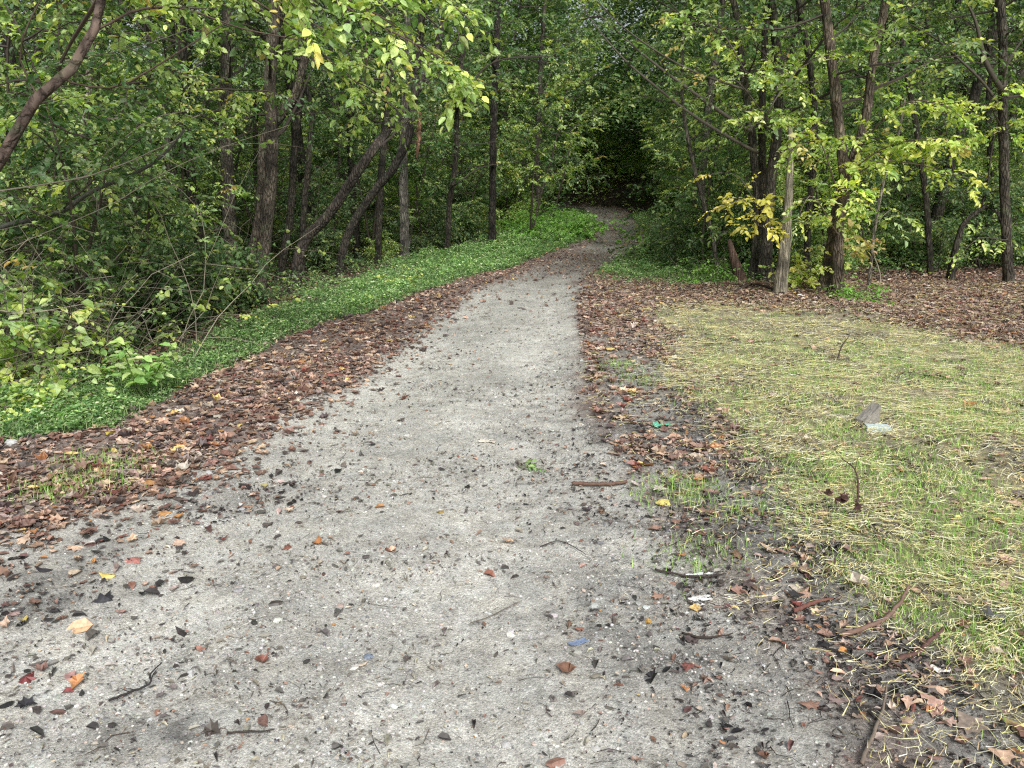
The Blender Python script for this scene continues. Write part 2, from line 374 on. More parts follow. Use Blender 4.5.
# ------------------------------------------------------------------ tagging
def tag(o, label=None, cat=None, group=None, kind=None):
    if label: o['label'] = label
    if cat: o['category'] = cat
    if group: o['group'] = group
    if kind: o['kind'] = kind
    return o

def empty(name, loc):
    o = bpy.data.objects.new(name, None); col.objects.link(o); o.location = [float(a) for a in loc]; o.empty_display_size = .2
    return o

def copy_tree(o, parent=None):
    c = o.copy(); col.objects.link(c); c.parent = parent
    for ch in list(o.children): copy_tree(ch, c)
    return c

# ================================================================== GROUND
def axis(lo, hi, fine_lo, fine_hi, step, grow):
    a = list(np.arange(fine_lo, fine_hi, step)); s = step; x = a[-1]
    while x < hi: s *= grow; x += s; a.append(x)
    s = step; x = fine_lo
    while x > lo: s *= grow; x -= s; a.insert(0, x)
    return np.array(a)
gx = axis(-420, 420, -3.6, 4.2, .032, 1.035); gy = axis(-300, 460, 1.3, 8.0, .030, 1.022)
GX, GY = np.meshgrid(gx, gy)
x = GX.ravel(); y = GY.ravel(); z = H(x, y)
Z = zones(x, y)
def lin(a): return np.array(a, float)[None, :]
litn = fbm(x, y, .5, 61)
base = lin((.455, .448, .412)) * (1 + .16 * (fbm(x, y, .8, 62) - .5)[:, None] * 2)
base = base * (1 - .45 * sst(8, 20, y))[:, None]  # far gravel darkened: leaf cover plus tree shade put into the colour
_u = x - (ex(GL, y) + ex(GR, y)) / 2
_tr = np.exp(-((np.abs(_u) - .62) / .30) ** 2) * sst(.3, .6, fbm(x, y, 1.2, 71)); base = base * (1 + .13 * _tr - .13 * sst(.5, .68, fbm(x, y, .33, 72)) * (1 - .7 * _tr))[:, None]
base = base * (1 - .20 * sst(.52, .66, fbm(x, y, .09, 73)) * sst(.45, .6, fbm(x, y, 1.1, 74)))[:, None]
# trampled, muddier shoulder on the right of the track
mud = sst(.1, .9, x - ex(GR, y) + (fbm(x, y, .4, 66) - .5) * .9)[:, None]
c_lit = lin((.21, .165, .145)) * (.7 + .7 * litn[:, None])
c_lit_r = lin((.27, .262, .245)) * (.75 + .55 * litn[:, None])
near_r = (sst(0, .3, x - ex(GR, y)) * (1 - sst(6.5, 9.5, y)))[:, None]
c_lit = c_lit * (1 - near_r) + c_lit_r * near_r
c_strip = lin((.045, .060, .025)) * (.7 + .6 * litn[:, None])
c_lawn = (lin((.25, .225, .15)) * (1 - .0 * litn[:, None])) * (.75 + .5 * fbm(x, y, .25, 64)[:, None])
_so = sst(.54, .66, fbm(x, y, .38, 68))[:, None]; c_lawn = c_lawn * (1 - .6 * _so) + .6 * _so * lin((.15, .14, .12))
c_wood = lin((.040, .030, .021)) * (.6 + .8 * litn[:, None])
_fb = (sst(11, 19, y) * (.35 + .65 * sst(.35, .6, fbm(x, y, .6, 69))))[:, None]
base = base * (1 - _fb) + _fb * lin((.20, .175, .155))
g = Z['gravel'][:, None]
C = base * g + (1 - g) * c_lit
s_ = Z['strip'][:, None]; C = C * (1 - s_) + s_ * c_strip
l_ = Z['lawn'][:, None]; C = C * (1 - l_) + l_ * c_lawn
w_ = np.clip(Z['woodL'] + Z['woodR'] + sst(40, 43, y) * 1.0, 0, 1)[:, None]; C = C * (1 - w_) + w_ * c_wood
# damp smudges in the gravel: spilt dark soil where the photograph has it
for (px, py, rx, ry, k) in [(150, 738, .17, .09, .68), (598, 612, .22, .20, .45), (545, 575, .15, .10, .25), (60, 600, .35, .15, .28), (690, 660, .3, .14, .25), (760, 560, .35, .25, .3), (700, 690, .4, .2, .25)]:
    p = hit(px, py); d = ((x - p[0]) / rx) ** 2 + ((y - p[1]) / ry) ** 2
    k2 = (k * np.exp(-d) * (.35 + 1.3 * sst(.35, .65, fbm(x, y, .07, 77))))[:, None].clip(0, .85)
    C = C * (1 - k2) + k2 * lin((.05, .048, .05))
_d = x - ex(GR, y); _dl = ex(GL, y) + 1.2 - x
_k = (np.clip(sst(-1.0, .4, _d) * (1 - sst(5, 8, y)) + .7 * sst(0, .7, _dl) * (1 - sst(3.8, 5, y)), 0, 1) * (1 - Z['lawn']) * (.08 + .50 * sst(.45, .60, fbm(x, y, .10, 79)) * sst(.35, .6, fbm(x, y, .5, 80))))[:, None]
C = C * (1 - _k) + _k * lin((.075, .070, .070))
# the shallow pale puddle of dried silt
p = hit(727, 604); d = ((x - p[0]) / .17) ** 2 + ((y - p[1]) / .085) ** 2
k2 = (np.clip(1.25 - d, 0, 1) * .9)[:, None]; C = C * (1 - k2) + k2 * lin((.46, .43, .38)); z = z - .008 * np.clip(1.2 - d, 0, 1)
nx, ny = len(gx), len(gy)
ii, jj = np.meshgrid(np.arange(ny - 1), np.arange(nx - 1), indexing='ij'); ii = ii.ravel(); jj = jj.ravel()
Q = np.stack([ii * nx + jj, ii * nx + jj + 1, (ii + 1) * nx + jj + 1, (ii + 1) * nx + jj], 1)
fx = x[Q].mean(1); fy = y[Q].mean(1)
onpath = (fx > ex(GL, fy)) & (fx < ex(GR, fy)) & (fy > -25) & (fy < 60)
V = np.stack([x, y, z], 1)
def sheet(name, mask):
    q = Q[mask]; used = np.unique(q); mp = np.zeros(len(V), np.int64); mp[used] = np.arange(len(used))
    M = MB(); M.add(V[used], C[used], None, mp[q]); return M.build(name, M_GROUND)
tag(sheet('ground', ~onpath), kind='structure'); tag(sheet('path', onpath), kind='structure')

# ================================================================== SCATTER
def scatter(n, x0, x1, y0, y1, prob, rng, k=1.0, frustum=True):
    out = []; tot = 0; tries = 0
    while tot < n and tries < 60:
        m = n * 2; tries += 1
        u = rng.random(m); yy = y0 * (y1 / y0) ** u if k == 1 else y0 + (y1 - y0) * u
        xx = rng.uniform(x0, x1, m)
        keep = np.ones(m, bool)
        if frustum: keep = (np.abs(xx) < yy * .80 + 1.2)
        xx = xx[keep]; yy = yy[keep]
        pr = prob(xx, yy); kk = rng.random(len(xx)) < pr
        out.append(np.stack([xx[kk], yy[kk]], 1)); tot += kk.sum()
    o = np.concatenate(out)[:n]
    return o[:, 0], o[:, 1]

def rand_dir(n, rng, tilt=.3):
    a = rng.uniform(0, 2 * pi, n); D = np.stack([np.cos(a), np.sin(a), rng.normal(0, tilt * .6, n)], 1)
    N = np.stack([rng.normal(0, tilt, n), rng.normal(0, tilt, n), np.ones(n)], 1)
    return unit(D), unit(N)

def ground_leaves(M, n, args, prob, kind, rng, smin, smax, lift=.02, tmpl=T8, tilt=.26, k=1.0, wid=(.35, .85)):
    X, Y = scatter(n, *args, prob, rng, k); n = len(X)
    D, N = rand_dir(n, rng, tilt); s = rng.uniform(smin, smax, n)
    P = np.stack([X, Y, H(X, Y) + .006 + rng.random(n) * lift], 1) - D * s[:, None] * .5
    P[:, 2] = np.maximum(P[:, 2], H(P[:, 0], P[:, 1]) + .004)
    add_leaves(M, P, D, N, s, rng.uniform(*wid, n), pal(kind, n, rng), tmpl, rng.normal(1, 1.6, n))

# --- brown leaf litter
r = np.random.default_rng(5)
VR = hit(665, 266)
def p_lit(x, y):
    Z = zones(x, y)
    edgeL = np.exp(-np.clip(x - ex(GL, y), 0, 9) / .16) * .5 * Z['gravel']
    right = (x > ex(GR, y)) * Z['litter'] * np.clip(.12 + 1.5 * sst(.45, .62, fbm(x, y, .55, 91)) + sst(7.5, 9.5, y), 0, 1) * (.06 + .94 * sst(3.9, 4.9, y))
    left = (x < ex(GL, y) + .1) * Z['litter'] * (.30 + .9 * sst(.33, .58, fbm(x, y, .42, 95)))
    farpath = Z['gravel'] * .35 * sst(13, 20, y)
    _v = np.exp(-(((x - VR[0]) / 1.5) ** 4 + ((y - VR[1]) / 3.0) ** 4)) * (x > ex(GR, y) + .15)
    right = right * (1 - .85 * _v)
    return np.clip(left + right + edgeL + farpath + .03 * Z['lawn'] + .05 * Z['strip'], 0, 1) * (1 - .85 * Z['woodL'])
M = MB()
ground_leaves(M, 54000, (-7, 9, 1.6, 20), p_lit, 'litter', r, .018, .062, .009, tilt=.17)
ground_leaves(M, 8000, (-7, 9, 1.6, 12), p_lit, 'litter', r, .05, .11, .014, TL, .2)
def p_far(x, y):
    Z = zones(x, y); return np.clip(Z['gravel'] * (.05 + .55 * sst(11, 18, y)) * (.3 + sst(.4, .6, fbm(x, y, .7, 97))) + Z['litter'] * (1 - .8 * np.exp(-(((x - VR[0]) / 1.6) ** 4 + ((y - VR[1]) / 3.0) ** 4)) * (x > ex(GR, y) + .15)), 0, 1) * (y > 10.5)
ground_leaves(M, 16000, (-8, 14, 10, 42), p_far, 'litter', r, .05, .11, .02)
tag(M.build('leaf_litter', M_DRY, smooth=False), kind='stuff')
M = MB()
def p_floor(x, y):
    Z = zones(x, y)
    brown = (y > lawn_top(x) - .2) * (x > 2.0) * (1 - Z['gravel'])
    brown = brown * (1 - .8 * sst(1.0, 2.6, y - wood_right_y(x)))
    return np.clip(.75 * Z['woodL'] + .35 * Z['woodR'] + brown, 0, 1)
ground_leaves(M, 42000, (-14, 16, 5, 30), p_floor, 'floor', r, .03, .075, .015, T8, .22)
ground_leaves(M, 5500, (1.5, 14, 8, 17), p_floor, 'litter', r, .03, .075, .02, T8, .25)
tag(M.build('woodland_leaf_litter', M_DRY, smooth=False), kind='stuff')

# --- dark matted debris on the right shoulder and a little on the left
M = MB(); r = np.random.default_rng(6)
def p_wet(x, y):
    Z = zones(x, y); d = x - ex(GR, y)
    sh = sst(-.9, .35, d + (fbm(x, y, .5, 101) - .5) * .9) * (1 - .8 * Z['lawn']) * (.25 + sst(.40, .60, fbm(x, y, .22, 102))) * (1 - sst(5.5, 8, y)) * (.45 + .55 * sst(-.1, .5, d))
    lf = sst(-.1, .9, ex(GL, y) + 1.0 - x) * sst(.46, .62, fbm(x, y, .22, 103)) * (1 - sst(4.0, 5.5, y)) * .8
    return np.clip(sh + lf + .45 * Z['lawn'] * sst(.53, .66, fbm(x, y, .38, 68)) + .004 * Z['gravel'], 0, 1)
ground_leaves(M, 30000, (-3.6, 6, 1.5, 9), p_wet, 'wet', r, .004, .020, .004, T4, .14, wid=(.2, .7))
ground_leaves(M, 5500, (-3.6, 6, 1.5, 9), p_wet, 'wet', r, .012, .045, .006, T8, .20, wid=(.2, .7))
ground_leaves(M, 2600, (-3.6, 6, 1.5, 9), p_wet, 'litter', r, .012, .050, .008, T8, .22, wid=(.25, .7))
ground_leaves(M, 220, (-3.6, 6, 1.5, 9), p_wet, 'wet', r, .03, .075, .010, TL, .25)
ground_leaves(M, 300, (-3.6, 6, 1.5, 9), p_wet, 'litter', r, .035, .07, .012, TL, .25)
def p_wl(x, y): return sst(-.1, .9, ex(GL, y) + 1.5 - x) * (x > ex(GL, y)) * sst(.45, .6, fbm(x, y, .25, 103)) * (1 - sst(3.8, 4.6, y))
ground_leaves(M, 90, (-3.4, 0, 1.7, 5), p_wl, 'wet', r, .03, .085, .008, T8, .16)
ground_leaves(M, 40, (-3.4, 0, 1.7, 5), p_wl, 'litter', r, .03, .085, .010, TL, .16)
tag(M.build('wet_leaf_debris', M_DRY, smooth=False), kind='stuff')

# --- leaf crumbs and chaff over the gravel
M = MB(); r = np.random.default_rng(7)
def p_crumb(x, y):
    Z = zones(x, y); return np.clip(Z['gravel'] * (.3 + .9 * sst(.4, .7, fbm(x, y, .4, 111))) + .3 * Z['litter'], 0, 1)
ground_leaves(M, 12000, (-3.6, 4.5, 1.5, 16), p_crumb, 'wet', r, .003, .011, .003, T4, .15)
ground_leaves(M, 2600, (-3.6, 4.5, 1.5, 16), p_crumb, 'litter', r, .004, .018, .004, T4, .2)
ground_leaves(M, 260, (-3.6, 4.5, 3.2, 16), p_crumb, 'litter', r, .02, .05, .01, T8, .2)
def p_fl(x, y):
    Z = zones(x, y); return np.clip(Z['gravel'] * (.12 + 1.1 * sst(.46, .66, fbm(x, y, .35, 113))), 0, 1)
ground_leaves(M, 5200, (-3.6, 4.5, 1.5, 16), p_fl, 'flake', r, .008, .032, .003, T8, .16, wid=(.15, .5))
ground_leaves(M, 500, (-3.6, 4.5, 1.5, 16), p_fl, 'flake', r, .025, .055, .006, T8, .22, wid=(.3, .7))
tag(M.build('leaf_crumbs', M_DRY, smooth=False), kind='stuff')

# --- pebbles
ICO = None
def ico():
    t = (1 + 5 ** .5) / 2
    v = unit(np.array([(-1, t, 0), (1, t, 0), (-1, -t, 0), (1, -t, 0), (0, -1, t), (0, 1, t), (0, -1, -t), (0, 1, -t), (t, 0, -1), (t, 0, 1), (-t, 0, -1), (-t, 0, 1)], float))
    f = [(0, 11, 5), (0, 5, 1), (0, 1, 7), (0, 7, 10), (0, 10, 11), (1, 5, 9), (5, 11, 4), (11, 10, 2), (10, 7, 6), (7, 1, 8), (3, 9, 4), (3, 4, 2), (3, 2, 6), (3, 6, 8), (3, 8, 9), (4, 9, 5), (2, 4, 11), (6, 2, 10), (8, 6, 7), (9, 8, 1)]
    return v, f
def add_stones(M, X, Y, s, cols, rng):
    v, f = ico(); n = len(X)
    sc_ = s[:, None, None] * rng.uniform(.55, 1.15, (n, 1, 3)) * np.array([1, 1, .55])
    a = rng.uniform(0, 2 * pi, n); ca, sa = np.cos(a), np.sin(a)
    w = v[None] * (1 + rng.uniform(-.22, .22, (n, 12, 1))) * sc_
    X2 = w[..., 0] * ca[:, None] - w[..., 1] * sa[:, None]; Y2 = w[..., 0] * sa[:, None] + w[..., 1] * ca[:, None]
    P = np.stack([X2 + X[:, None], Y2 + Y[:, None], w[..., 2] + (H(X, Y) + s * .12)[:, None]], -1)
    off = (np.arange(n) * 12)[:, None, None]
    M.add(P.reshape(-1, 3), np.repeat(cols, 12, axis=0), (np.array(f)[None] + off).reshape(-1, 3))
M = MB(); r = np.random.default_rng(8)
def p_peb(x, y):
    Z = zones(x, y); return np.clip(Z['gravel'] * (.25 + .9 * sst(.38, .66, fbm(x, y, .5, 121))) + .25 * Z['litter'] + .02 * Z['lawn'], 0, 1)
X, Y = scatter(42000, -3.6, 4.5, 1.5, 14, p_peb, r)
s = .0020 + .0065 * r.random(len(X)) ** 3.2
add_stones(M, X, Y, s, pal('pebble', len(X), r), r)
X, Y = scatter(420, -3.6, 3.5, 1.6, 12, p_peb, r)
add_stones(M, X, Y, .008 + .014 * r.random(len(X)) ** 2, pal('pebble', len(X), r), r)
tag(M.build('gravel', M_STONE, smooth=False), kind='stuff')

# --- small twigs
M = MB(); r = np.random.default_rng(9)
def p_tw(x, y):
    Z = zones(x, y); d = x - ex(GR, y)
    return np.clip(.10 * Z['gravel'] + .5 * Z['litter'] + sst(-.6, .2, d) * (1 - sst(1.2, 2.2, d)) * (1 - sst(5, 8, y)) * .8 + .1 * Z['lawn'], 0, 1)
X, Y = scatter(8500, -4, 5.5, 1.5, 13, p_tw, r); n = len(X)
a = r.uniform(0, 2 * pi, n); L_ = .02 + .12 * r.random(n) ** 2.5
d = np.stack([np.cos(a), np.sin(a)], 1); pr = np.stack([-d[:, 1], d[:, 0]], 1)
bend = r.normal(0, .10, (n, 4, 1)) * L_[:, None, None]
xy = np.stack([X, Y], 1)[:, None] + d[:, None] * (np.linspace(-.5, .5, 4)[None, :, None] * L_[:, None, None]) + pr[:, None] * bend
P = np.concatenate([xy, (H(xy[..., 0], xy[..., 1]) + .004 + r.random((n, 1)) * .008)[..., None]], -1)
add_prisms(M, P, .0006 + .0018 * r.random(n) ** 2.5, pal('twig', n, r))
tag(M.build('twig_debris', M_TWIG), kind='stuff')

# --- straw and mown grass on the lawn
def p_straw(x, y):
    Z = zones(x, y)
    fr = sst(-1.3, .1, x - ex(LL, y)) * .22 * (1 - Z['gravel'])
    return np.clip(Z['lawn'] * (.08 + 1.1 * sst(.36, .60, fbm(x, y, .24, 131))) + fr, 0, 1)
M = MB(); r = np.random.default_rng(10)
X, Y = scatter(66000, .4, 11, 1.6, 13.5, p_straw, r); n = len(X)
a = r.uniform(0, 2 * pi, n); a = np.where(r.random(n) < .6, 2.6 * vnoise(X, Y, .35, 133) - .9 + r.normal(0, .35, n), a); L_ = (.03 + .15 * r.random(n) ** 1.8) * (.6 + .4 * sst(3, 6, Y))
d = np.stack([np.cos(a), np.sin(a)], 1); pr = np.stack([-d[:, 1], d[:, 0]], 1)
b1 = r.normal(0, .14, (n, 1, 1)) * L_[:, None, None] * np.array([1, 0, 1])[None, :, None]
xy = np.stack([X, Y], 1)[:, None] + d[:, None] * (np.linspace(-.5, .5, 3)[None, :, None] * L_[:, None, None]) + pr[:, None] * b1
zz = H(xy[..., 0], xy[..., 1]) + .006 + r.random((n, 1)) * .03 + r.random((n, 3)) * .012
P = np.concatenate([xy, zz[..., None]], -1)
side = unit(np.concatenate([pr, r.normal(0, .4, (n, 1))], 1))
add_ribbons(M, P, r.uniform(.0016, .0038, n) * (.75 + .07 * Y), side, pal('straw', n, r))
tag(M.build('straw', M_STRAW, smooth=False), kind='stuff')

def blades(M, X, Y, L_, wd, cols, r, lean=.5, k=3):
    n = len(X); a = r.uniform(0, 2 * pi, n); d = np.stack([np.cos(a), np.sin(a), np.zeros(n)], 1)
    t = np.linspace(0, 1, k)[None, :, None]; ln = (r.random(n) * lean)[:, None, None]
    B = np.stack([X, Y, H(X, Y) - .005], 1)[:, None]
    P = B + d[:, None] * (t ** 1.6) * ln * L_[:, None, None] + np.array([0, 0, 1.])[None, None] * (t - .3 * ln * t * t) * L_[:, None, None]
    side = unit(np.stack([-d[:, 1], d[:, 0], np.zeros(n)], 1)); add_ribbons(M, P, wd, side, cols)
M = MB(); r = np.random.default_rng(12)
gp = [(hit(*p), q) for p, q in [((960, 425), 1.1), ((1010, 460), .9), ((985, 630), .30), ((1000, 600), .35), ((890, 590), .2), ((720, 470), .4), ((930, 505), .35), ((1010, 370), 1.0), ((820, 360), .7), ((960, 400), .8), ((900, 385), .5), ((1000, 520), .4), ((940, 600), .25)]]
def p_gr(x, y):
    Z = zones(x, y); w = 0
    for p, q in gp: w = w + np.exp(-((x - p[0]) ** 2 / (q * 1.5) ** 2 + (y - p[1]) ** 2 / q ** 2))
    return np.clip(Z['lawn'] * (.04 + .40 * sst(.50, .64, fbm(x, y, .6, 141)) + .9 * np.clip(w, 0, 1) * sst(.38, .55, fbm(x, y, .35, 142))), 0, 1)
X, Y = scatter(46000, .4, 11, 1.6, 13.5, p_gr, r); n = len(X)
blades(M, X, Y, r.uniform(.02, .065, n), r.uniform(.002, .0042, n), pal('grass', n, r), r, 1.2)
# sparse tufts at the litter edge
tf = [hit(*p) for p in [(85, 490), (100, 470), (120, 480), (620, 372), (640, 385), (675, 492), (690, 500), (60, 500), (700, 560), (760, 520)]]
for p in tf:
    n = 260; xx = r.normal(p[0], .14, n); yy = r.normal(p[1], .12, n)
    blades(M, xx, yy, r.uniform(.03, .08, n), r.uniform(.0022, .004, n), pal('grass', n, r), r, 1.0)
tag(M.build('grass', M_BLADE, smooth=False), kind='stuff')

# --- low green ground cover along the left verge and at the far right verge
M = MB(); r = np.random.default_rng(13)
fr = hit(665, 266); fr2 = hit(625, 205)
def p_cov(x, y):
    Z = zones(x, y)
    rv = np.exp(-(((x - fr[0]) / 1.5) ** 4 + ((y - fr[1]) / 3.0) ** 4)) * (x > ex(GR, y) + .1)
    rv2 = (x > ex(GR, y) + .1) * (x < ex(GR, y) + 2.5) * (y > 17)
    return np.clip(Z['strip'] * (.35 + .9 * fbm(x, y, .4, 151)) + rv * 1.5 + .9 * rv2 + .25 * Z['woodL'] * sst(.5, .7, fbm(x, y, 1.2, 152)) * np.exp(-(ex(SO, y) - x) / 1.5), 0, 1)
X, Y = scatter(135000, -7.5, 9, 2.5, 34, p_cov, r); n = len(X)
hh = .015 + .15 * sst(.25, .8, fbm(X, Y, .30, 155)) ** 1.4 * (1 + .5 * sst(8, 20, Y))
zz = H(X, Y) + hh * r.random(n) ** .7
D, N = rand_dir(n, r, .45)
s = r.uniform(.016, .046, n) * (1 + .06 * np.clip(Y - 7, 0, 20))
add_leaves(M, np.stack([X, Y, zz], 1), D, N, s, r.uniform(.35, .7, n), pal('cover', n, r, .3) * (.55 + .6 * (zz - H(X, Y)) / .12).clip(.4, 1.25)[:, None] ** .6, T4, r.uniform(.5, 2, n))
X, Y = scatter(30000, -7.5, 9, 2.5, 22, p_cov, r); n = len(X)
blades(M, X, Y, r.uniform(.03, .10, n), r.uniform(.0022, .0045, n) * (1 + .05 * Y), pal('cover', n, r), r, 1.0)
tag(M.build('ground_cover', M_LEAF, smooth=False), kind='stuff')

# ================================================================== PLANTS
def sprays(M, O, D, L_, K, size, kind, r, droop=.35, lm=0, tm=1, tmpl=T4, wid=(.45, .65), twig=True, tr=.0022, flat=.75):
    """leafy twigs: leaves alternate either side of a drooping stalk"""
    n = len(O)
    if n == 0: return
    D = unit(D); L_ = np.broadcast_to(L_, (n,)) * r.uniform(.7, 1.25, n)
    W = unit(np.cross(D, np.array([0, 0, 1.]) + r.normal(0, .35, (n, 3))))
    t = (np.arange(K) + .6) / K
    dp = droop * r.uniform(.4, 1.5, n)
    def at(t): return O[:, None] + D[:, None] * (t[None, :, None] * L_[:, None, None]) - np.array([0, 0, 1.]) * (dp[:, None] * t[None] ** 2 * L_[:, None])[..., None]
    P = at(t); sd = np.where(np.arange(K) % 2 == 0, 1., -1.)[None, :, None] * np.ones((n, 1, 1))
    sd[:, -1] = 0
    DD = D[:, None] * .75 + W[:, None] * sd * .95 + np.array([0, 0, -1.]) * r.uniform(-.1, .75, (n, K, 1)) + r.normal(0, .22, (n, K, 3))
    NN = np.array([0, 0, 1.]) * flat + r.normal(0, .38, (n, K, 3)) + D[:, None] * .15
    sz = size * r.uniform(.55, 1.2, (n, K)) * r.choice([.7, 1.0, 1.0, 1.35], (n, 1)) * (1 - .25 * np.abs(t - .55))[None]
    cc = pal(kind, n, r, .15)[:, None] * .55 + pal(kind, n * K, r, .2).reshape(n, K, 3) * .45
    add_leaves(M, P.reshape(-1, 3), DD.reshape(-1, 3), NN.reshape(-1, 3), sz.ravel(), r.uniform(*wid, n * K), cc.reshape(-1, 3), tmpl, r.uniform(.3, 2.2, n * K), lm)
    if twig: add_prisms(M, at(np.array([0, .45, 1.])), np.full(n, tr), pal('twig', n, r) * 1.5, tm)

def grow(p, d, L_, n, wob, lift, r):
    pts = [np.array(p, float)]; d = unit(np.array(d, float))
    for k in range(n):
        d = unit(d + r.normal(0, wob, 3) + np.array([0, 0, lift])); pts.append(pts[-1] + d * L_ / n)
    return np.array(pts)

def branchlets(Mw, pts, r0, count, Lb, r, tm, out, per=4, wc=(.07, .06, .05), t0=.25, updown=.15):
    """side twigs off a limb; spray anchors are collected in out"""
    n = len(pts)
    for k in range(count):
        t = t0 + (1 - t0) * (k + r.random()) / count; i = min(int(t * (n - 1)), n - 2); f = t * (n - 1) - i
        p = pts[i] * (1 - f) + pts[i + 1] * f; ax = unit(pts[i + 1] - pts[i])
        sd = unit(np.cross(ax, [0, 0, 1.]) + 1e-6) * (1 if k % 2 else -1)
        d = unit(ax * .7 + sd * r.uniform(.4, 1.1) + np.array([0, 0, r.normal(updown, .35)]))
        q = grow(p, d, Lb * r.uniform(.6, 1.3) * (1.1 - .5 * t), 4, .16, -.04, r)
        tube(Mw, q, [r0 * .38, .0025], 4, wc, 0, k, tm, cap=False)
        for j in range(per):
            u = .25 + .75 * (j + r.random()) / per; a = min(int(u * 4), 3); w = u * 4 - a
            o = q[a] * (1 - w) + q[a + 1] * w; dd = unit(q[a + 1] - q[a])
            out.append((o, unit(dd + r.normal(0, .65, 3) * np.array([1, 1, .55]))))
    i = n - 1; out.append((pts[i], unit(pts[i] - pts[i - 1])))

def woody_crown(trunk, rad, zlo, zhi, nl, limbL, r, per_b=6, per=4, el=(-.05, .6), bc=(.06, .05, .042)):
    """limbs from a trunk polyline between two heights -> (limb list, wood MB, anchors)"""
    Mw = MB(); out = []; limbs = []
    z = trunk[:, 2]
    for k in range(nl):
        zz = zlo + (zhi - zlo) * (k + r.random() * .9) / nl
        i = int(np.clip(np.searchsorted(z, zz), 1, len(z) - 1)); p = trunk[i]
        a = k * 2.4 + r.uniform(-.5, .5); e = r.uniform(*el)
        d = np.array([math.cos(a) * math.cos(e), math.sin(a) * math.cos(e), math.sin(e)])
        L_ = limbL * r.uniform(.6, 1.2) * (1 - .35 * (zz - zlo) / max(zhi - zlo, .1))
        q = grow(p, d, L_, 7, .14, .02, r); r0 = max(.012, rad[i] * .35 * r.uniform(.6, 1.1))
        limbs.append((q, r0))
        tube(Mw, q, [r0, r0 * .6, .004], 5, bc, .05, k, 1, cap=False)
        branchlets(Mw, q, r0, per_b, L_ * .42, r, 1, out, per)
    return limbs, Mw, out

def leaf_up(Mw, out, size, K, L_, kind, r, **kw):
    O = np.array([a for a, b in out]); D = np.array([b for a, b in out])
    sprays(Mw, O, D, L_, K, size, kind, r, **kw)

# ---------------- generic canopy tree prototypes (trunk + high crown)
def proto_canopy(seed, Ht, r0, zlo, kind, leaf=.13, nl=16, limbL=2.4, lean=.06):
    r = np.random.default_rng(seed); e = empty('woodland_tree', (0, 0, 0))
    n = 14; pts = [np.array([0, 0, -.25])]; d = np.array([r.normal(0, lean), r.normal(0, lean), 1.])
    for k in range(n): d = unit(d + np.array([r.normal(0, .05), r.normal(0, .05), .06])); pts.append(pts[-1] + d * (Ht + .25) / n)
    pts = np.array(pts); rad = np.interp(np.linspace(0, 1, n + 1), [0, .03, .5, 1], [r0 * 1.5, r0, r0 * .65, .015])
    c = np.array([.06, .053, .042]) * r.uniform(.6, 1.2)
    M = MB(); tube(M, pts, rad, 8, c, .10, seed); M.build('trunk', M_BARK, e)
    li, Mw, out = woody_crown(pts, rad, zlo, Ht * .97, nl, limbL, r, 6, 4)
    leaf_up(Mw, out, leaf, 8, .42, kind, r, tr=.004)
    Mw.build('crown', [M_LEAF, M_TWIG], e, smooth=False)
    return e

def proto_sapling(seed, Ht, stems, kind, leaf=.085, nl=9, limbL=.9, name='sapling', z0=.35):
    r = np.random.default_rng(seed); e = empty(name, (0, 0, 0)); M = MB(); Mw = MB(); out = []
    for s in range(stems):
        a = r.uniform(0, 2 * pi); d = np.array([math.cos(a) * .25, math.sin(a) * .25, 1]); h_ = Ht * r.uniform(.65, 1.05)
        pts = grow((r.normal(0, .08), r.normal(0, .08), -.1), d, h_ + .1, 10, .08, .03, r); rad = np.linspace(.012 + .005 * Ht, .004, 11)
        tube(M, pts, rad, 5, (.07, .058, .046), .06, s)
        li, m2, o2 = woody_crown(pts, rad, z0 * r.uniform(.6, 1.6), h_ * .96, nl, limbL, r, 5, 4, (-.2, .5))
        Mw_merge(Mw, m2); out += o2
    M.build('trunk' if Ht > 2 else 'stem', M_TWIG, e)
    leaf_up(Mw, out, leaf, 8, .30, kind, r, tmpl=T8, wid=(.45, .8))
    Mw.build('crown' if Ht > 2 else 'foliage', [M_LEAF, M_TWIG], e, smooth=False)
    return e

def Mw_merge(A, B):
    for arr in B.v: A.v.append(arr)
    for arr in B.c: A.c.append(arr)
    for t in B.t: A.t.append(t + A.n)
    for q in B.q: A.q.append(q + A.n)
    A.tm += B.tm; A.qm += B.qm; A.n += B.n

def place(proto, x, y, rz, s, first):
    o = proto if first else copy_tree(proto)
    o.location = (float(x), float(y), float(H(x, y))); o.rotation_euler = (0, 0, float(rz)); o.scale = (float(s),) * 3
    return o

r = np.random.default_rng(77)
def spaced(n, cand, dmin, r):
    out = []
    for _ in range(n * 60):
        p = cand(r)
        if p is None: continue
        if all((p[0] - q[0]) ** 2 + (p[1] - q[1]) ** 2 > dmin ** 2 for q in out): out.append(p)
        if len(out) >= n: break
    return out

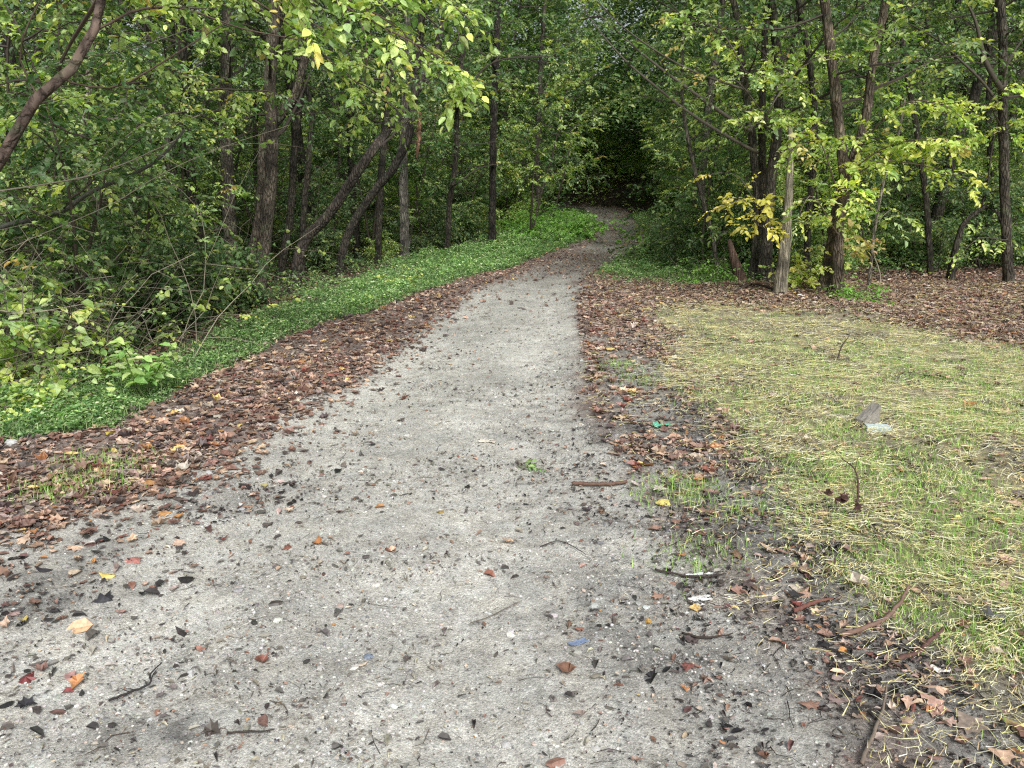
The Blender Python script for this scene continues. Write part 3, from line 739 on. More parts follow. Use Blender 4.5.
# canopy trees
canopy = [proto_canopy(101, 11.5, .11, 3.0, 'mid'), proto_canopy(102, 13, .14, 3.6, 'deep', nl=18, limbL=2.8), proto_canopy(103, 10, .09, 2.4, 'mid', nl=16, limbL=2.2),
          proto_canopy(104, 12, .10, 3.2, 'far', nl=17, limbL=2.6, lean=.12)]
def pxof(x, y): return 512 + F * x / (y * .97 + .35)
def clear(x, y): p_ = pxof(x, y); return 212 < p_ < 425 and y < 17.5
def cand_left(r):
    y = r.uniform(10, 38); x = ex(SO, y) - 1.6 - r.uniform(0, 1) ** 1.2 * 13
    return (x, y) if abs(x) < y * .8 + 6 else None
def cand_right(r):
    x = r.uniform(1.5, 22); y = r.uniform(13, 36)
    if y < wood_right_y(x) + 1.4 or x < ex(GR, y) + 2.4 or x > .8 * y + 4: return None
    return (x, y)
spots = [('l', p) for p in spaced(26, cand_left, 2.0, r)] + [('r', p) for p in spaced(24, cand_right, 2.2, r)]
used = set()
spots += [('l', (float(ex(GL, q_)) - 2.2, q_)) for q_ in (28,)] + [('r', (float(ex(GR, q_)) + 2.0, q_)) for q_ in (18, 23)]
for i, (sd, (x_, y_)) in enumerate(spots):
    k = r.integers(4); o = place(canopy[k], x_, y_, r.uniform(0, 6.28), r.uniform(.8, 1.15), k not in used); used.add(k)
    if sd == 'l': tag(o, 'tall slender tree deep in the shaded woods left of the path', 'tree', 'woodland trees left of the path')
    else: tag(o, 'tall slender tree deep in the shaded woods right of the path', 'tree', 'woodland trees right of the path')

# saplings and understorey
sap = [proto_sapling(201, 3.6, 2, 'mid', .085, 9, 1.0), proto_sapling(202, 4.6, 2, 'mid', .09, 11, 1.2), proto_sapling(203, 2.8, 3, 'bright', .08, 7, .8), proto_sapling(204, 3.9, 2, 'far', .075, 11, 1.1)]
def cs_left(r):
    y = r.uniform(7.5, 34); x = ex(SO, y) - .5 - r.uniform(0, 1) ** 1.3 * 10
    return (x, y) if abs(x) < y * .75 + 1.5 and not clear(x, y) else None
def cs_right(r):
    x = r.uniform(1.5, 20); y = r.uniform(13.2, 34)
    if y < wood_right_y(x) + 1.2 or x < ex(GR, y) + 1.9 or x > .75 * y + 1.5: return None
    return (x, y)
used = set()
for sd, (x_, y_) in [('l', p) for p in spaced(44, cs_left, 1.1, r)] + [('r', p) for p in spaced(70, cs_right, .95, r)]:
    k = r.integers(4); o = place(sap[k], x_, y_, r.uniform(0, 6.28), r.uniform(.7, 1.2), k not in used); used.add(k)
    if sd == 'l': tag(o, 'thin leafy sapling in the dense understorey left of the path', 'sapling', 'saplings left of the path')
    else: tag(o, 'thin leafy sapling in the dense understorey right of the path', 'sapling', 'saplings right of the path')

# taller understorey trees, several of them close beside the path
und = [proto_sapling(401, 6.5, 2, 'mid', .10, 15, 1.6, 'understorey_tree', .8), proto_sapling(402, 7.5, 1, 'far', .11, 24, 1.9, 'understorey_tree', 1.0), proto_sapling(403, 5.5, 2, 'bright', .09, 13, 1.5, 'understorey_tree', .7)]
used = set()
def cu_l(r):
    y = r.uniform(10, 38); x = ex(SO, y) - .9 - r.uniform(0, 1) ** 1.4 * 9
    return (x, y) if abs(x) < y * .75 + 2 and not clear(x, y) else None
def cu_r(r):
    x = r.uniform(1.5, 20); y = r.uniform(14.0, 38)
    if y < wood_right_y(x) + 2 or x < ex(GR, y) + 1.3 or x > .75 * y + 1.5: return None
    return (x, y)
pl = [(float(ex(GL, yy_)) - 2.0, yy_) for yy_ in (24, 28, 33)] + spaced(22, cu_l, 1.7, r); prr = [(float(ex(GR, yy_)) + 2.3, yy_) for yy_ in (20, 24, 29, 35)] + [(float(ex(GL, 41)) + d_, 44. + .6 * (i_ % 2)) for i_, d_ in enumerate((.5, 2.2, 4.0, 5.6))] + spaced(22, cu_r, 1.7, r)
for sd, (x_, y_) in [('l', p) for p in pl] + [('r', p) for p in prr]:
    k = r.integers(3); o = place(und[k], x_, y_, r.uniform(0, 6.28), r.uniform(.8, 1.15), k not in used); used.add(k)
    if sd == 'l': tag(o, 'leafy understorey tree with thin stems left of the path', 'tree', 'understorey trees left of the path')
    else: tag(o, 'leafy understorey tree with thin stems right of the path', 'tree', 'understorey trees right of the path')

# shrubs
M_BARK_LEAN = mat_bark('bark_leaning', 16, 13, .8)
shr = [proto_sapling(301, 1.2, 5, 'mid', .065, 6, .5, 'shrub', .1), proto_sapling(302, 1.6, 4, 'far', .07, 7, .6, 'shrub', .15), proto_sapling(303, .9, 5, 'bright', .06, 5, .4, 'shrub', .08)]
used = set()
def csh_l(r):
    y = r.uniform(9, 30); x = ex(SO, y) - .5 - r.uniform(0, 1) ** 1.5 * 7
    return (x, y) if abs(x) < y * .75 + 1 and not clear(x, y) else None
def csh_r(r):
    x = r.uniform(1.5, 16); y = r.uniform(13.2, 32)
    if y < wood_right_y(x) + .5 or x < ex(GR, y) + 1.6 or x > .75 * y + 1: return None
    return (x, y)
for sd, (x_, y_) in [('l', p) for p in spaced(38, csh_l, .9, r)] + [('r', p) for p in spaced(60, csh_r, .75, r)]:
    k = r.integers(3); o = place(shr[k], x_, y_, r.uniform(0, 6.28), r.uniform(.6, 1.15), k not in used); used.add(k)
    if sd == 'l': tag(o, 'low leafy shrub on the woodland floor left of the path', 'shrub', 'shrubs left of the path')
    else: tag(o, 'low leafy shrub on the woodland floor right of the path', 'shrub', 'shrubs right of the path')

# far wood: one mass of trunks and foliage climbing the slope
M = MB(); r = np.random.default_rng(88)
nc = 13000; u = r.random(nc)
yy = 31 + 44 * u ** 1.3; xx = r.uniform(-1, 1, nc) * (yy * .85 + 6)
keep = (xx < ex(GL, yy) - 1.2) | (xx > ex(GR, yy) + 1.2) | (r.random(nc) < .22); xx = xx[keep]; yy = yy[keep]; nc = len(xx)
zz = H(xx, yy) + 19 * r.random(nc) ** 1.2; inn = (xx > ex(GL, yy) - 1.2) & (xx < ex(GR, yy) + 1.2); zz = np.where(inn, H(xx, yy) + 3.6 + 12 * r.random(nc), zz)
K = 85; nx2 = 240; yh = r.uniform(41.5, 50, nx2); xh = float(ex(GL, 39)) + r.uniform(-6, 8, nx2); zh = H(xh, yh) + r.uniform(.1, 6, nx2)
xx = np.concatenate([xx, xh]); yy = np.concatenate([yy, yh]); zz = np.concatenate([zz, zh]); yo = r.uniform(33, 44, 210); xo = np.interp(yo, [33, 44], [float(ex(GL, 33)), float(ex(GL, 39))]) + r.uniform(-4.5, 6.5, 210); zo = H(xo, yo) + r.uniform(5.2, 11.5, 210)
xx = np.concatenate([xx, xo]); yy = np.concatenate([yy, yo]); zz = np.concatenate([zz, zo]); nc = len(xx)
rad = r.uniform(.7, 1.7, nc)
O = np.stack([xx, yy, zz], 1)[:, None] + r.normal(0, .5, (nc, K, 3)) * rad[:, None, None] * np.array([1, 1, .55])
O = O.reshape(-1, 3); n = len(O); D, N = rand_dir(n, r, .55)
cc = (pal('far', nc, r, .35)[:, None] * .7 + pal('far', n, r).reshape(nc, K, 3) * .3).reshape(-1, 3)
ok = O[:, 2] > H(O[:, 0], O[:, 1]); add_leaves(M, O[ok], D[ok], N[ok], r.uniform(.12, .26, ok.sum()), .6, cc[ok], T4, None, 0)
for k in range(60):
    y_ = r.uniform(33, 60); x_ = r.uniform(-1, 1) * y_ * .8
    if ex(GL, y_) - 1 < x_ < ex(GR, y_) + 1: continue
    q = grow((x_, y_, float(H(x_, y_)) - .3), (r.normal(0, .1), 0, 1), 15, 8, .05, .02, r)
    tube(M, q, [r.uniform(.1, .2), .04], 6, (.05, .042, .034), .05, k, 1)
tag(M.build('far_woods', [M_LEAF, M_BARK], smooth=False), 'dense distant woodland mass beyond the bend of the path', 'woodland', kind='stuff')

# undergrowth: ferny mass on the woodland floor
M = MB(); r = np.random.default_rng(89)
br = hit(545, 232)
def p_un(x, y):
    Z = zones(x, y); return np.clip((Z['woodL'] + Z['woodR'] * (y > wood_right_y(x) + .8)) * (.12 + sst(.4, .65, fbm(x, y, 1.3, 161))) + 1.5 * np.exp(-(((x - br[0]) / 1.4) ** 2 + ((y - br[1]) / 3.5) ** 2)) * (x < ex(GL, y) - .35), 0, 1)
X, Y = scatter(12500, -16, 18, 7, 34, p_un, r, 0); n = len(X)
hb = .12 + .5 * fbm(X, Y, .9, 165) ** 1.6 + .5 * np.exp(-(((X - br[0]) / 1.3) ** 2 + ((Y - br[1]) / 3.2) ** 2))
O = np.stack([X, Y, H(X, Y) + hb * r.random(n) ** .8], 1); a = r.uniform(0, 2 * pi, n)
D = np.stack([np.cos(a), np.sin(a), r.uniform(.0, .9, n)], 1)
w = np.exp(-(((X - br[0]) / 1.6) ** 2 + ((Y - br[1]) / 3.8) ** 2)) > .3
sprays(M, O[~w], D[~w], .26, 8, .06, 'mid', r, droop=.6, twig=False)
sprays(M, O[w], D[w], .30, 10, .06, 'lime', r, droop=.6, twig=False)
n = 4200; X = float(ex(GL, 39)) + r.uniform(-5, 7, n); Y = 40.3 + 9 * r.random(n); inn = (X > ex(GL, Y) - .2) & (X < ex(GR, Y) + .2) & (Y < 42.5); X = X[~inn]; Y = Y[~inn]; n = len(X)
O = np.stack([X, Y, H(X, Y) + (.3 + 2.2 * fbm(X, Y, 1.5, 167)) * r.random(n)], 1); a = r.uniform(0, 2 * pi, n)
sprays(M, O, np.stack([np.cos(a), np.sin(a), r.uniform(0, .8, n)], 1), .5, 8, .13, 'bright', r, droop=.5, twig=False)
def p_ur(x, y): return sst(.7, 1.6, y - wood_right_y(x)) * (x > ex(GR, y) + 2) * (.3 + sst(.35, .6, fbm(x, y, 1.0, 171)))
X, Y = scatter(5200, 2, 16, 12.5, 22, p_ur, r, 0); n = len(X); O = np.stack([X, Y, H(X, Y) + (.1 + .7 * fbm(X, Y, .8, 172)) * r.random(n)], 1); a = r.uniform(0, 2 * pi, n)
sprays(M, O, np.stack([np.cos(a), np.sin(a), r.uniform(0, .9, n)], 1), .28, 8, .07, 'mid', r, droop=.5, twig=False)
tag(M.build('undergrowth', [M_LEAF, M_TWIG], smooth=False), kind='stuff')

# ================================================================== HERO TREES
def stem_world(pts, Y0, B):
    out = [np.array([B[0], B[1], B[2] - .15]), np.array(B)]
    for p in pts[1:]:
        dy = p[2] if len(p) > 2 else 0
        out.append(PY(p[0], p[1], Y0 + dy))
    return out

def hero(name, label, stems, top=9.0, crown=None, bark=M_BARK, c=(.085, .07, .058), seed=0, cat='tree', boughs=(), group=None):
    """stems: list of (pixel path, (w0, w1) widths in px, extend?)"""
    r = np.random.default_rng(1000 + seed)
    first = stems[0][0][0]; g0 = hit(first[0], first[1]); B0 = np.array([g0[0], g0[1], float(H(g0[0], g0[1]))])
    e = empty(name, B0); tag(e, label, cat, group); trunks = []
    for si, (pp, wpx, ext) in enumerate(stems):
        g1 = hit(pp[0][0], pp[0][1]); B = np.array([g1[0], g1[1], float(H(g1[0], g1[1]))])
        w = stem_world(pp, g1[1], B); d0 = g1[1]
        r0 = wpx[0] / 2 / F * d0; r1 = wpx[1] / 2 / F * d0
        nvis = len(w)
        if ext:
            last = w[-1]; d = unit(w[-1] - w[-2]); q = grow(last, unit(d + [0, 0, .6]), max(1.0, (top - last[2])), 6, .08, .08, r); w = w + list(q[1:])
        P = resample(w, .18)
        # arc-length radii
        L_ = np.concatenate([[0], np.cumsum(np.linalg.norm(np.diff(P, axis=0), axis=1))]); Lv = np.linalg.norm(np.diff(np.array(w[:nvis]), axis=0), axis=1).sum()
        rr = np.interp(L_, [0, .12, .45, Lv, L_[-1] + 1e-3], [r0 * 1.3, r0 * 1.15, r0, r1, (.02 if ext else r1 * .6)])
        jit = .02 * min(1, r0 * 8); P = P + r.normal(0, jit * .35, P.shape) * np.array([1, 1, .2])
        M = MB(); tube(M, P, rr, 14 if r0 > .05 else 7, c, .14, seed + si, flare=(.45 if r0 > .05 and bark is M_BARK else .15)); M.build('trunk', bark, e, B0)
        trunks.append((P, rr))
    if crown:
        Mc = MB()
        for cr in crown:
            P, rr = trunks[cr.get('stem', 0)]
            li, Mw, out = woody_crown(P, rr, cr['z0'], cr['z1'], cr['n'], cr['L'], r, cr.get('b', 5), cr.get('per', 4), cr.get('el', (-.1, .6)))
            leaf_up(Mw, out, cr.get('leaf', .09), cr.get('K', 8), cr.get('sl', .32), cr.get('pal', 'mid'), r)
            Mw_merge(Mc, Mw)
        Mc.build('crown', [M_LEAF, M_TWIG], e, B0, smooth=False)
    for bi, b in enumerate(boughs):
        w = np.array([PY(p[0], p[1], b['Y'] + (p[2] if len(p) > 2 else 0)) for p in b['pts']])
        if b.get('join'):
            P, rr = trunks[b['join'] - 1]; i = np.argmin(np.linalg.norm(P - w[0], axis=1)); w = np.vstack([P[i], w])
        P = resample(w, .12); rad = b['w'] / 2 / F * b['Y']
        M = MB(); tube(M, P, [rad, rad * .7, .004], 6, b.get('c', c), .08, bi)
        if b.get('leaf', 0) > 0:
            Ml = MB(); out = []; branchlets(Ml, P, rad, b['n'], b['Lb'], r, 1, out, b.get('per', 4), (.06, .05, .04), b.get('t0', .2), b.get('ud', .05))
            leaf_up(Ml, out, b['leaf'], b.get('K', 7), b.get('sl', .24), b['pal'], r, tmpl=T8, droop=b.get('droop', .45), wid=b.get('wid', (.55, .8)))
            lo = M.build('limb', M_TWIG, e, B0); Ml.build('foliage', [M_LEAF, M_TWIG], lo, B0, smooth=False)
        else: M.build('limb', M_TWIG, e, B0)
    return e

DK = (.055, .048, .038); BR = (.11, .080, .062); GY = (.15, .135, .115)
# left side
hero('leaning_tree', 'reddish brown leaning trunk arching up across the top left corner with bright leafy boughs', [
    ([(-190, 470), (-130, 350, .2), (-60, 245, .3), (0, 160, .4), (35, 100, .5), (72, 68, .6), (95, 28, .7), (104, -12, .8), (130, -60, .9)], (16, 8), True)],
    top=4.6, bark=M_BARK_LEAN, c=(.095, .070, .056), seed=1,
    boughs=[dict(pts=[(118, -40), (200, -45), (290, -20), (370, 20), (430, 52), (462, 70)], Y=6.2, w=5, n=15, Lb=.62, per=5, leaf=.085, pal='bright', join=1),
            dict(pts=[(130, -70), (240, -90), (340, -60), (420, -20), (470, 20)], Y=6.8, w=5, n=15, Lb=.7, per=5, leaf=.085, pal='bright', join=1),
            dict(pts=[(200, -30, .3), (270, 10, .3), (330, 60, .3), (370, 95, .3)], Y=6.6, w=4, n=11, Lb=.55, per=5, leaf=.08, pal='bright', t0=.3, join=1),
            dict(pts=[(180, -50, .6), (260, -10, .8), (340, 40, .9), (410, 80, .9)], Y=7.2, w=3, n=14, Lb=.6, per=5, leaf=.085, pal='bright', t0=.2, join=1),
            dict(pts=[(250, -60, -.2), (330, -10, -.2), (400, 30, -.1), (450, 90, 0)], Y=6.6, w=3, n=14, Lb=.5, per=5, leaf=.09, pal='bright', t0=.3, join=1),
            dict(pts=[(300, -60, .2), (360, 20, .2), (365, 80, .2), (355, 125, .2)], Y=6.9, w=3, n=10, Lb=.4, per=5, leaf=.08, pal='bright', t0=.3, join=1),
            dict(pts=[(100, 20, .3), (150, 60, .5), (200, 80, .6), (250, 100, .6)], Y=6.8, w=2, n=9, Lb=.4, per=4, leaf=.07, pal='bright', join=1),
            dict(pts=[(96, 30), (130, 12), (180, 8), (240, 28), (300, 40)], Y=6.0, w=3.5, n=8, Lb=.5, per=3, leaf=.07, pal='bright', join=1),
            dict(pts=[(60, 72), (110, 88), (150, 70), (185, 48), (230, 20)], Y=6.1, w=3.5, n=5, Lb=.4, per=2, leaf=.065, pal='mid', join=1),
            dict(pts=[(40, 100), (20, 60), (30, 20), (60, -30)], Y=5.9, w=3, n=8, Lb=.55, per=4, leaf=.075, pal='bright', join=1),
            dict(pts=[(105, -20), (60, -40), (0, -30), (-60, 0)], Y=6.0, w=4, n=10, Lb=.6, per=4, leaf=.08, pal='bright', join=1)])
hero('thin_tree', 'thin pale mottled trunk in the left thicket', [([(62, 300), (72, 235), (80, 165), (88, 95), (92, 30), (96, -20)], (9, 6), True)], top=6, c=(.28, .25, .20), seed=2,
     crown=[dict(z0=1.6, z1=5.8, n=9, L=1.1, b=4, pal='mid', leaf=.08)],
     boughs=[dict(pts=[(85, 120), (120, 118, .3), (160, 128, .4), (200, 115, .4)], Y=7.7, w=2, n=8, Lb=.4, per=3, leaf=.085, pal='mid', join=1, t0=.1),
             dict(pts=[(78, 180), (110, 150, -.3), (150, 120, -.5), (190, 110, -.6)], Y=7.5, w=2, n=8, Lb=.4, per=3, leaf=.08, pal='bright', join=1)])
hero('grey_brown_tree', 'straight grey brown trunk left of the two joined trunks in the left woods', [([(232, 270), (229, 200), (226, 120), (228, 40), (230, -20)], (14, 11), True)], seed=3, c=(.10, .088, .07),
     crown=[dict(z0=2.2, z1=8.8, n=14, L=1.9, leaf=.10)])
hero('joined_trunk_tree', 'broad dark trunk with a second stem crossing its foot in the left woods', [
    ([(258, 278), (268, 215), (272, 150), (270, 80), (274, 20), (276, -30)], (13, 10), True),
    ([(240, 277), (256, 235), (262, 190), (264, 140), (285, 110), (300, 80)], (11, 7), True)], seed=4, c=(.10, .084, .066),
     crown=[dict(z0=2.4, z1=8.8, n=14, L=2.1, leaf=.10)])
hero('dark_leaning_tree', 'dark trunk leaning right from the left woods floor under a leafy bough', [
    ([(292, 282), (302, 245), (328, 215), (352, 180), (372, 150), (396, 120, .5), (430, 70, .8)], (10, 7), True)], seed=5, c=(.055, .046, .038), top=6.5,
     crown=[dict(z0=2.2, z1=6.2, n=9, L=1.6, leaf=.09)])
hero('dark_leaning_tree', 'slimmer curved trunk leaning right behind the dark leaning tree', [
    ([(338, 272), (348, 235), (372, 195), (392, 170), (408, 140), (414, 100), (420, 40), (424, -20)], (8, 6), True)], seed=6, c=(.052, .046, .038), top=8,
     crown=[dict(z0=3.2, z1=7.6, n=9, L=1.6, leaf=.09)])
hero('twin_stem_tree', 'pair of thin black stems joined in a hook at the top in the left woods', [
    ([(278, 268), (290, 215), (294, 150), (300, 105), (303, 60), (300, 10)], (7, 5), True),
    ([(300, 268), (304, 210), (310, 150), (312, 110), (303, 78), (296, 60)], (7, 4), False)], seed=7, c=DK, top=7,
     crown=[dict(z0=2.8, z1=6.8, n=8, L=1.4, leaf=.09)])
hero('pale_grey_tree', 'pale grey upright trunk beside a hanging orange broken branch', [([(404, 256), (404, 200), (403, 150), (406, 90), (408, 30), (410, -20)], (10, 8), True)], seed=8, c=(.15, .14, .12),
     crown=[dict(z0=2.4, z1=8.8, n=12, L=1.8, leaf=.10)])
hero('slim_pole_tree', 'very straight slim black trunk standing alone left of the path bend', [([(492, 244), (493, 180), (494, 110), (497, 40), (498, -20)], (6.5, 5), True)], seed=9, c=(.035, .03, .026), top=10,
     crown=[dict(z0=4.2, z1=9.6, n=12, L=1.8, leaf=.11, pal='mid')],
     boughs=[dict(pts=[(493, 60), (520, 57), (560, 56), (590, 50)], Y=20, w=2.5, n=9, Lb=.9, per=4, leaf=.12, pal='mid', join=1),
             dict(pts=[(492, 165), (470, 168), (450, 178)], Y=19.5, w=3, join=1)])
hero('crooked_tree', 'thin crooked dark tree with forked low limbs between the grey trunk and the slim pole', [
    ([(447, 252), (450, 200), (456, 160), (457, 110), (462, 60), (470, 20)], (5, 4), True)], seed=10, c=DK, top=7, crown=[dict(z0=2.6, z1=6.8, n=9, L=1.6, leaf=.10)],
    boughs=[dict(pts=[(455, 185), (480, 168), (510, 163), (520, 162)], Y=17, w=3, join=1), dict(pts=[(464, 100), (478, 75), (500, 60), (540, 57), (570, 55)], Y=17, w=3.5, n=6, Lb=.7, per=3, leaf=.10, pal='mid', join=1)])
hero('dark_leaning_tree', 'thin dark trunk standing close behind the leaning trunks on the left', [([(378, 262), (380, 200), (384, 140), (390, 80), (392, 10)], (7, 6), True)], seed=11, c=DK,
     crown=[dict(z0=2.8, z1=8.5, n=10, L=1.6, leaf=.10)])
# right side
SN = (.30, .27, .21)
hero('multi_stem_tree', 'clump of dark stems with a mossy foot at the lawn edge right of the path', [
    ([(766, 286), (768, 240), (770, 190), (776, 145), (779, 100), (776, 40), (770, -20)], (12, 7), True),
    ([(752, 284), (758, 230), (756, 175), (748, 110), (742, 60), (735, 10), (730, -20)], (8, 5), True),
    ([(760, 283), (764, 220), (762, 160), (762, 110), (764, 60), (768, 0)], (9, 6), True)], seed=20, c=(.085, .076, .060),
    crown=[dict(z0=1.9, z1=8.5, n=17, L=2.0, leaf=.10, pal='mid'), dict(stem=1, z0=1.7, z1=8.5, n=13, L=1.8, leaf=.10, pal='bright')],
    boughs=[dict(pts=[(748, 130), (715, 108), (690, 90), (650, 60), (610, 25), (575, -10)], Y=12.0, w=5, join=2, n=7, Lb=.8, per=3, leaf=.08, pal='mid', t0=.45),
            dict(pts=[(752, 150), (700, 120), (660, 90), (620, 55), (585, 10), (570, -30)], Y=12.4, w=4, join=2),
            dict(pts=[(745, 90), (690, 70), (640, 40), (600, 5), (580, -25)], Y=11.6, w=3.5, join=2, n=6, Lb=.7, per=3, leaf=.08, pal='mid', t0=.4),
            dict(pts=[(744, 70), (720, 30), (700, 25), (680, 30)], Y=11.4, w=3, join=2, n=14, Lb=.6, per=5, leaf=.085, pal='bright', t0=.1),
            dict(pts=[(760, 110), (735, 80), (712, 85), (690, 72)], Y=11.5, w=2.5, join=3, n=9, Lb=.5, per=4, leaf=.08, pal='bright'),
            dict(pts=[(765, 120), (800, 68), (840, 60), (862, 66)], Y=11.2, w=2.5, join=1, n=12, Lb=.45, per=4, leaf=.095, pal='bright', t0=.3),
            dict(pts=[(755, 200), (740, 178), (722, 172), (705, 176)], Y=11.0, w=1.6, join=2, n=7, Lb=.32, per=2, leaf=.09, pal='gold', t0=.35, droop=.25),
            dict(pts=[(757, 225), (745, 200), (728, 205), (712, 210)], Y=11.0, w=1.6, join=2, n=8, Lb=.32, per=3, leaf=.095, pal='gold', t0=.35)])
hero('broken_snag', 'pale weathered barkless snag standing in front of the dark stem clump', [([(780, 299), (784, 262), (787, 225), (789, 185), (791, 150), (790, 128)], (11.5, 3.5), False)], seed=21, c=SN, bark=M_SNAG, cat='dead tree')
hero('rotten_stump', 'short split reddish stump left of the dark stem clump', [([(742, 286), (737, 268), (732, 250), (729, 240)], (11, 4), False)], seed=22, c=(.13, .085, .065), bark=M_SNAG, cat='stump')
hero('double_trunk_tree', 'pair of brown trunks joined at the foot, one leaning right, beside the lawn', [
    ([(838, 298), (838, 250), (840, 215), (845, 180), (838, 120), (832, 60), (824, 0), (822, -30)], (10.5, 8), True),
    ([(822, 296), (828, 262), (834, 225), (843, 185), (858, 145), (868, 105), (873, 60), (884, 10), (888, -20)], (10.5, 7.5), True)], seed=23, c=(.14, .112, .085),
    crown=[dict(z0=2.3, z1=8.8, n=17, L=2.1, leaf=.10, pal='mid'), dict(stem=1, z0=2.6, z1=8.8, n=13, L=1.9, leaf=.10, pal='bright')],
    boughs=[dict(pts=[(858, 150), (885, 118, -.5), (915, 100, -.8), (950, 108, -1), (962, 118, -1)], Y=11.6, w=2.6, join=2, n=14, Lb=.42, per=4, leaf=.095, pal='yellow', t0=.25, droop=.3),
            dict(pts=[(848, 175), (880, 150, -.4), (915, 140, -.7), (958, 140, -.9)], Y=11.6, w=2.4, join=2, n=13, Lb=.40, per=4, leaf=.095, pal='yellow', t0=.2, droop=.3),
            dict(pts=[(842, 195), (870, 165, -.4), (910, 163, -.6), (968, 178, -.8)], Y=11.5, w=2.0, join=1, n=12, Lb=.34, per=3, leaf=.09, pal='yellow', t0=.2, droop=.3),
            dict(pts=[(840, 200), (820, 140, -.3), (805, 130, -.5), (795, 150, -.7)], Y=11.6, w=2.0, join=1, n=10, Lb=.32, per=3, leaf=.095, pal='yellow', t0=.3),
            dict(pts=[(838, 225), (845, 195, -.5), (855, 190, -.7), (862, 205, -.8)], Y=11.5, w=2.0, join=1, n=8, Lb=.28, per=3, leaf=.10, pal='yellow', t0=.3),
            dict(pts=[(836, 232), (815, 198, -.4), (806, 200, -.6), (800, 212, -.7)], Y=11.5, w=2.0, join=1, n=7, Lb=.28, per=3, leaf=.09, pal='bright', t0=.3),
            dict(pts=[(844, 255), (850, 238, -.4), (862, 240, -.5)], Y=11.3, w=1.4, join=1, n=5, Lb=.18, per=2, leaf=.11, pal='pink', t0=.4)])
hero('dark_bark_tree', 'dark upright trunk near the right edge above an arched limb', [([(1008, 284), (1006, 225), (1004, 165), (1003, 110), (1003, 50), (1000, -20)], (9.5, 8), True)], seed=24, c=(.075, .066, .052),
    crown=[dict(z0=2.8, z1=8.8, n=12, L=2.1, leaf=.10, pal='mid')],
    boughs=[dict(pts=[(1002, 90), (985, 60), (975, 20), (955, -20)], Y=13.2, w=6, join=1), dict(pts=[(1004, 70), (1015, 50), (1030, 30)], Y=13.2, w=6, join=1),
            dict(pts=[(1002, 110), (985, 85), (960, 60), (930, 35), (880, 10)], Y=13.0, w=3, join=1, n=6, Lb=.7, per=3, leaf=.08, pal='mid', t0=.5),
            dict(pts=[(1003, 130), (990, 100, -.3), (1010, 85, -.5), (1030, 95, -.6)], Y=12.8, w=2.4, join=1, n=12, Lb=.45, per=4, leaf=.09, pal='yellow', t0=.2),
            dict(pts=[(1005, 240), (980, 238, -.3), (965, 250, -.5)], Y=13.0, w=1.6, join=1, n=6, Lb=.4, per=3, leaf=.08, pal='bright')])
hero('bowed_tree', 'black bowed stem arching to the right under the right edge tree', [([(950, 282), (957, 240), (968, 218), (985, 206), (998, 212), (1004, 235)], (6.5, 2.5), False)], seed=25, c=DK)
hero('slender_tree', 'slender dark stem between the double trunk and the right edge tree', [([(930, 276), (926, 200), (915, 120), (905, 60), (900, -10)], (6, 5), True)], seed=26, c=DK, top=7, crown=[dict(z0=3, z1=6.8, n=9, L=1.5, leaf=.09)])
hero('slender_tree', 'very thin pale whippy stem just right of the double trunk', [([(868, 290), (874, 235), (884, 180), (897, 140), (905, 100)], (3.5, 2), False)], seed=27, c=(.20, .18, .14),
     boughs=[dict(pts=[(872, 230), (890, 210), (905, 215)], Y=12.4, w=1.2, join=1, n=6, Lb=.3, per=2, leaf=.09, pal='bright', t0=.2)])
hero('slender_tree', 'thin grey stem curving left beside the rotten stump', [([(718, 280), (712, 235), (700, 190), (688, 140), (682, 90), (684, 20)], (4, 3), True)], seed=28, c=(.11, .10, .08), top=6,
     crown=[dict(z0=2.2, z1=5.5, n=8, L=1.3, leaf=.09, pal='mid')])
hero('slender_tree', 'thin black tree rising from the mound behind the snag', [([(806, 282), (808, 220), (815, 150), (812, 80), (800, 10)], (6, 5), True)], seed=29, c=DK, top=8,
     crown=[dict(z0=2.6, z1=7.6, n=10, L=1.7, leaf=.09)])

# hanging broken branch (orange wood) by the pale grey trunk
def stick(name, label, pts, w, c, cat='stick', mat=None, lift=.0, ends=None, twigs=0, seed=0, Y=None, taper=.5):
    r = np.random.default_rng(seed + 500)
    if Y is None:
        g_ = [hit(*p[:2]) for p in pts]; P = np.array([[q[0], q[1], float(H(q[0], q[1])) + w / 2 * .7 + (.012 if w < .03 else 0) + (p[2] if len(p) > 2 else 0)] for q, p in zip(g_, pts)])
    else: P = np.array([PY(p[0], p[1], Y + (p[2] if len(p) > 2 else 0)) for p in pts])
    B = P[0]; e = empty(name, B); tag(e, label, cat)
    L_ = np.linalg.norm(P[-1] - P[0]); Q_ = resample(P, max(.012, L_ / 24)); Q_ = Q_ + r.normal(0, w * .10, Q_.shape)
    M = MB(); tube(M, Q_, [w * .5, w * .46, w * .5 * taper], 8, c, .16, seed); M.build('branch', mat or M_TWIG, e, B)
    for k in range(twigs):
        i = int(len(Q_) * (.25 + .6 * r.random())); d = unit(np.array([r.normal(), r.normal(), abs(r.normal()) * .35])); q = grow(Q_[i], d, L_ * r.uniform(.15, .3), 4, .2, -.03, r)
        M = MB(); tube(M, q, [w * .22, w * .1], 5, c, .1, k); M.build('twig', mat or M_TWIG, e, B)
    return e
stick('broken_branch', 'splintered orange brown branch end hanging beside the pale grey trunk', [(419, 112), (419, 130), (418, 148), (417, 158)], .09, (.30, .17, .11), 'branch', M_SNAG, Y=15.2, seed=1)
stick('dead_branch', 'long bare grey branch arching across the left thicket', [(-30, 195), (20, 188), (80, 178), (120, 165), (150, 152), (176, 140)], .012, (.17, .15, .12), 'branch', Y=6.4, twigs=3, seed=2)
